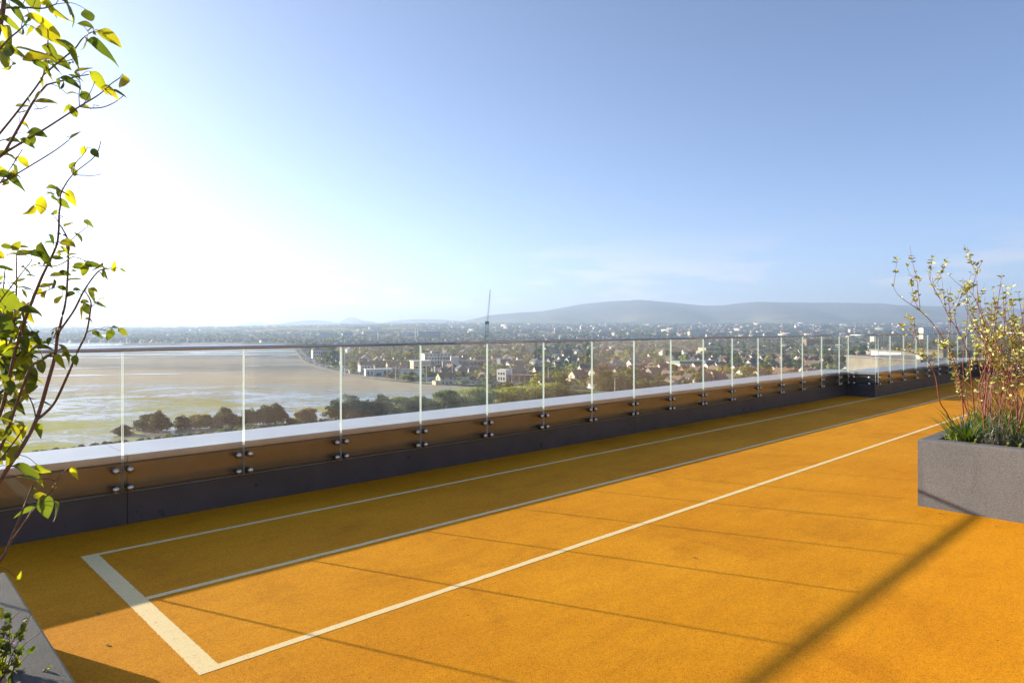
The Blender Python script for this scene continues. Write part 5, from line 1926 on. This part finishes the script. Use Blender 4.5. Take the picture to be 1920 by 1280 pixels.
# the big hospital-like slab, chimneys and far white blocks
block('office_slab', 'big blue-grey slab block rising above the rail left of the crane', 'building', 806, 637.5, [('wall', -34, 34, 0, 20, -1, 26, 'bluegrey'), ('roof', -34.5, 34.5, -0.5, 20.5, 26.004, 27, 'flatroof')] + [q for z in (6, 11, 16, 21) for q in windows(-33, 33, 14, 0, z, z + 2.6, 3.2)])
block('white_block', 'white stepped block beside the big blue-grey slab', 'building', 762, 636, [('wall', -16, 6, 0, 16, -1, 20, 'white'), ('lower_wing', 6.002, 22, 0, 14, -1, 12, 'cream'), ('roof', -16.3, 6.3, -0.3, 16.3, 20.004, 21, 'flatroof')] + windows(-15, 5, 4, 0, 12, 16, 3.0))
block('white_block', 'low white block at the far shore by the end of the beach', 'building', 577, 638.5, [('wall', -20, 14, 0, 16, -1, 8.5, 'white'), ('roof', -20.4, 14.4, -0.4, 16.4, 8.504, 9.6, 'white')] + windows(-19, 13, 6, 0, 3, 6, 3))
block('grey_block', 'blue-grey block behind the low white one at the far shore', 'building', 606, 637, [('wall', -30, 20, 0, 16, -1, 16, 'bluegrey'), ('upper_floor', -10, 20, 0.5, 15, 16.004, 22, 'bluegrey'), ('roof', -10.4, 20.4, 0, 15.5, 22.004, 23, 'flatroof')])
block('grey_block', 'small pale office block beyond the trees right of the far shore', 'building', 652, 636.5, [('wall', -16, 14, 0, 14, -1, 24, 'bluegrey'), ('roof', -16.3, 14.3, -0.3, 14.3, 24.004, 25, 'flatroof')] + windows(-15, 13, 5, 0, 15, 20, 3))
for px, row, wd, h, lab, m in ((1045, 629, 26, 18, 'yellowish far block left of the grey mast', 'cream'), (1092, 628.5, 18, 26, 'white far tower block below the mountain', 'white'), (1118, 628, 30, 16, 'white far hall below the mountain summit', 'white'), (1176, 629.5, 40, 14, 'cream far school block below the mountain shoulder', 'cream'),
                               (1300, 628, 44, 12, 'white far shed with low roof right of the mountain foot', 'white'), (1502, 627, 60, 20, 'white domed far stadium-like hall above the rail', 'white'), (1548, 627, 52, 20, 'blue far box-shaped hall above the rail', 'bluewall'), (985, 631, 40, 14, 'blue-grey far factory right of the crane', 'bluegrey'),
                               (1610, 630, 80, 16, 'long cream far block above the corner step', 'cream'), (945, 630, 60, 12, 'grey far warehouse just right of the crane', 'bluegrey')):
    d = gd(row)
    block('far_block', lab, 'building', px, row, [('wall', -wd / 2, wd / 2, 0, 18, -1, h, m), ('roof', -wd / 2 - .5, wd / 2 + .5, -.5, 18.5, h + .004, h + 1.2, 'flatroof'), ('upper_floor', -wd / 5, wd / 4, 3, 15, h + 1.204, h + 4, m)] + windows(-wd / 2 + 1, wd / 2 - 1, 5, 0, h * 0.5, h * 0.75, wd / 9),
          0.1, d, float(elev(d, px)))


# near roof seen through the far glass: a flat-topped neighbour
t = block('neighbour_building', 'beige flat-roofed neighbouring building close beyond the far balustrade', 'building', 1850, 0,
          [('wall', -14, 16, 0, 24, -30, 33.4, 'beige'), ('upper_wall', -2, 12, 9, 22, 33.404, 34.9, 'beige'), ('roof', -14.3, 16.3, -0.3, 24.3, 33.402, 33.7, 'flatroof'), ('upper_roof', -2.3, 12.3, 8.7, 22.3, 34.904, 35.2, 'tile')]
          + windows(-13, 15, 6, 0, 29.5, 31.6, 2.6) + windows(-1, 11, 4, 9, 33.9, 34.6, 2.2) + [('rooftop_unit', -12, -10, 2, 4, 33.702, 34.6, 'pale'), ('door', 2.2, 4.4, -0.1, 0.05, 26, 28.6, 'orange')], 0.12, 135)
block('neighbour_building', 'pale flat-roofed block right of the beige neighbour behind the shrubs', 'building', 1850, 0, [('wall', -12, 20, 0, 26, -30, 33.6, 'white'), ('roof', -12.3, 20.3, -0.3, 26.3, 33.602, 34, 'flatroof')] + windows(-11, 19, 6, 0, 30, 32, 2.8), 0.12, 165)


# ------------------------------------------------------------------ masts, lamps, cranes
def lattice(b, p0, p1, w0, w1, n, r=0.12, mi=0):
    p0, p1 = Vector(p0), Vector(p1)
    ax = (p1 - p0).normalized()
    a = ax.cross(Vector((0, 1, 0.1))).normalized()
    c = ax.cross(a)
    prev = None
    for i in range(n + 1):
        t = i / n
        w = w0 + (w1 - w0) * t
        q = [p0.lerp(p1, t) + a * sx * w + c * sy * w for sx, sy in ((-.5, -.5), (.5, -.5), (.5, .5), (-.5, .5))]
        if prev:
            for k in range(4):
                b.tube([prev[k], q[k]], r, 4, mi, False)
                b.tube([prev[k], q[(k + 1) % 4]], r * 0.6, 3, mi, False)
        prev = q


d = 820
X, Y = col(912, d)
cr_ = thing('mobile_crane', 'tall thin green crane with near-vertical jib above the rail', 'crane', (X, Y, GZ), AZ - math.pi / 2)
h0 = (CAM_H - GZ) + (HORIZON - 604) * d / FPX
hj = (CAM_H - GZ) + (HORIZON - 543) * d / FPX
b = MB(); lattice(b, (0, 0, 2), (0.8, 0, h0), 3.0, 3.0, 13, 0.26); b.build('mast', M['cranegreen'], cr_)
b = MB(); lattice(b, (1.0, 0, h0 - 3), (4.6, 0, hj), 1.5, 0.6, 16, 0.13); b.build('jib', M['cranegreen'], cr_)
b = MB(); b.box(-1.5, 3.2, -1.8, 1.8, h0 - 2.5, h0 + 1.2); b.build('cab', M['cranegreen'], cr_)
b = MB(); b.tube([(-1.4, 0, h0 + 1), (4.4, 0, hj - 0.6)], 0.07, 4); b.tube([(4.6, 0, hj), (5.4, 0, h0 - 16)], 0.06, 4); b.build('cable', M['pale'], cr_)
b = MB(); b.box(-4, 4, -3, 3, -0.2, 2.4); b.build('base', M['cranegreen'], cr_)
b = MB(); b.box(-2.4, -0.4, -1, 1, h0 - 18, h0 - 15.5); b.build('counterweight', M['cranered'], cr_)

for px, top, row, lab in ((1467, 608, 632, 'thin red and white mast left of the white domed hall'), (1417, 603, 630, 'red-topped water-tower mast under the mountain'), (1583, 619, 634, 'thin orange mast above the rail left of the corner step'),
                          (1272, 610, 632, 'thin pale mast under the mountain dip')):
    d = gd(row)
    X, Y = col(px, d)
    zg = float(elev(d, px))
    ht = CAM_H - (top - HORIZON) * d / FPX - zg
    t = thing('mast', lab, 'mast', (X, Y, zg))
    b = MB(); b.tube([(0, 0, 0), (0, 0, ht)], [1.4, 0.7], 6); b.build('pole', M['pale' if px == 1272 else 'cranered'], t)
    b = MB(); b.lathe([(0.6, ht * 0.86), (3.2 if px == 1417 else 1.5, ht * 0.88), (3.2 if px == 1417 else 1.5, ht * 0.95), (0.6, ht)], (0, 0, 0), 'z', 8); b.build('head', M['white' if px == 1467 else 'cranered'], t)
for i, px in enumerate((779, 783.5)):
    d = gd(638.5); X, Y = col(px, d)
    t = thing('chimney_stack', ('slim pale chimney left of its twin by the big slab block', 'slim pale chimney right of its twin by the big slab block')[i], 'chimney', (X, Y, GZ))
    b = MB(); b.tube([(0, 0, 0), (0, 0, 36)], [1.9, 1.3], 8); b.build('shaft', M['white'], t)
    b = MB(); b.tube([(0, 0, 36.004), (0, 0, 37.5)], [1.6, 1.6], 8); b.build('cap', M['cream'], t)
d = gd(640.5); X, Y = col(708.5, d)
t = thing('chimney_stack', 'lone pale chimney among the trees left of the slab block', 'chimney', (X, Y, GZ))
b = MB(); b.tube([(0, 0, 0), (0, 0, 28)], [1.5, 1.0], 8); b.build('shaft', M['white'], t)

LAMP = None
for i, (px, row, hh) in enumerate(((641, 702, 26), (646.5, 703, 30), (642.5, 701, 22), (674, 706, 16), (573, 676, 10), (590, 686, 10), (610, 693, 10), (700, 710, 11), (742, 713, 11), (800, 717, 12), (848, 719, 17), (912, 722, 13), (960, 723, 12), (1028, 724, 13), (1153, 741, 10))):
    d = gd(row); X, Y = col(px, d)
    tall = hh > 18
    wd_ = pane_word(px)
    lab = ('bare tall flagpole, %s of three by the beach bend' % ORD[i]) if tall else ('slim street lamp on the coast road, %s of twelve counting from far end' % ORD[max(0, i - 3)])
    t = thing('flagpole' if tall else 'street_lamp', lab, 'flagpole' if tall else 'street lamp', (X, Y, GZ), AZ - math.pi / 2, 'flagpoles at the beach bend' if tall else 'street lamps by the coast road')
    b = MB(); b.tube([(0, 0, 0), (0, 0, hh)], [0.22, 0.12], 6); b.build('pole', M['pale'], t)
    b = MB()
    if tall:
        b.lathe([(0.1, hh), (0.3, hh + 0.2), (0.1, hh + 0.5)], (0, 0, 0), 'z', 8)
        b.build('finial', M['pale'], t)
    else:
        b.tube([(0, 0, hh), (0.9, 0, hh + 0.35), (1.6, 0, hh + 0.3)], [0.09, 0.07, 0.06], 5)
        b.build('arm', M['pale'], t)
        b = MB(); b.box(1.3, 2.3, -0.25, 0.25, hh + 0.10, hh + 0.28); b.build('lamp_head', M['white'], t)


# ------------------------------------------------------------------ cars
def car_proto(paint):
    root = bpy.data.objects.new('parked_car', None)
    COL.objects.link(root)
    b = MB()
    prof = [(-2.1, 0.32), (-2.15, 0.75), (-1.9, 0.92), (-1.2, 0.98), (1.0, 0.95), (1.9, 0.80), (2.12, 0.62), (2.1, 0.32)]
    n = len(prof)
    b.add([(x, -0.86, z) for x, z in prof] + [(x, 0.86, z) for x, z in prof], [(i, (i + 1) % n, (i + 1) % n + n, i + n) for i in range(n)] + [tuple(range(n))[::-1], tuple(range(n, 2 * n))])
    b.build('body', paint, root)
    b = MB()
    b.add([(-1.75, -0.8, 0.94), (0.95, -0.8, 0.94), (0.95, 0.8, 0.94), (-1.75, 0.8, 0.94), (-1.25, -0.64, 1.40), (0.25, -0.64, 1.42), (0.25, 0.64, 1.42), (-1.25, 0.64, 1.40)],
          [(0, 1, 5, 4), (1, 2, 6, 5), (2, 3, 7, 6), (3, 0, 4, 7), (4, 5, 6, 7)])
    b.build('glasshouse', M['window'], root)
    b = MB(); b.box(-1.22, 0.22, -0.63, 0.63, 1.425, 1.46); b.build('roof', paint, root)
    b = MB(); b.lathe([(0.31, -0.1), (0.31, 0.1)], (0, 0, 0), 'y', 10)
    wme = b.mesh('wheel', M['tyre'])
    for x in (-1.3, 1.3):
        for y in (-0.8, 0.8):
            link('wheel', wme, root, (x, y, 0.31))
    return root


CP = {}
r = np.random.default_rng(8)
km = {}
cars = []
npt = len(road_line)
cum = [0.0]
for i in range(1, npt):
    cum.append(cum[-1] + (road_line[i] - road_line[i - 1]).length)


def along(s):
    i = int(np.searchsorted(cum, s)) - 1
    i = max(0, min(i, npt - 2))
    t = (s - cum[i]) / max(1e-6, cum[i + 1] - cum[i])
    p = road_line[i].lerp(road_line[i + 1], t)
    dr = (road_line[i + 1] - road_line[i]).normalized()
    return p, dr


s = cum[2]
while s < cum[-1] - 60:
    p, dr = along(s)
    side = 4.0 if r.uniform() < 0.8 else -3.6
    q = Vector((dr.y, -dr.x, 0))
    cars.append((p + q * side * -1, math.atan2(dr.y, dr.x)))
    far_part = p.y > 600
    s += float(r.uniform(6.5, 11) if far_part else r.uniform(9, 30))
parking = []
for row, n, x0, x1 in ((718.6, 9, 880, 926), (720.2, 8, 884, 930), (722.4, 7, 968, 1012), (724.4, 7, 972, 1016), (716.6, 5, 892, 922)):
    for i in range(n):
        if r.uniform() < 0.12:
            continue
        px = x0 + (x1 - x0) * (i + 0.5) / n
        d = gd(row)
        parking.append((Vector((d * (px - 960) / FPX, d, 0)), math.pi / 2 + r.normal(0, 0.05)))
names = ['white', 'silver', 'black', 'blue', 'red', 'grey']


def put_car(p, a, where, zc):
    k = str(r.choice(names, p=[0.34, 0.24, 0.13, 0.10, 0.06, 0.13]))
    X, Y = fr(p.y, p.x)
    rz = a + AZ - math.pi / 2
    if k not in CP:
        CP[k] = car_proto(M['car_' + k])
        c = CP[k]
        c.location = (X, Y, zc); c.rotation_euler = (0, 0, rz)
    else:
        c = copy_tree(CP[k], (X, Y, zc), rz)
    tag(c, 'car', 'car', 'cars ' + where)
    km.setdefault('%s car %s' % (k, where), []).append((960 + FPX * p.x / p.y, c))


for p, a in cars:
    put_car(p, a, 'parked along the coast road', GZ + 0.51)
for p, a in parking:
    put_car(p, a, 'in the open car park', GZ + 0.56)
name_all(km, '%s, %s in the %s pane')

# ------------------------------------------------------------------ the air
b = MB()
b.box(-15600, 15600, -15600, 15600, GZ - 21.0, 470)
mh = bpy.data.materials.new('haze')
mh.use_nodes = True
nt = mh.node_tree
nt.nodes.clear()
out = nt.nodes.new('ShaderNodeOutputMaterial')
pv = nt.nodes.new('ShaderNodeVolumePrincipled')
pv.inputs['Color'].default_value = (0.54, 0.725, 0.97, 1)
pv.inputs['Density'].default_value = 1.65e-4
pv.inputs['Anisotropy'].default_value = 0.3
nt.links.new(pv.outputs[0], out.inputs['Volume'])
hz = cam_obj('haze', b.mesh('haze', mh))
tag(hz, kind='stuff')
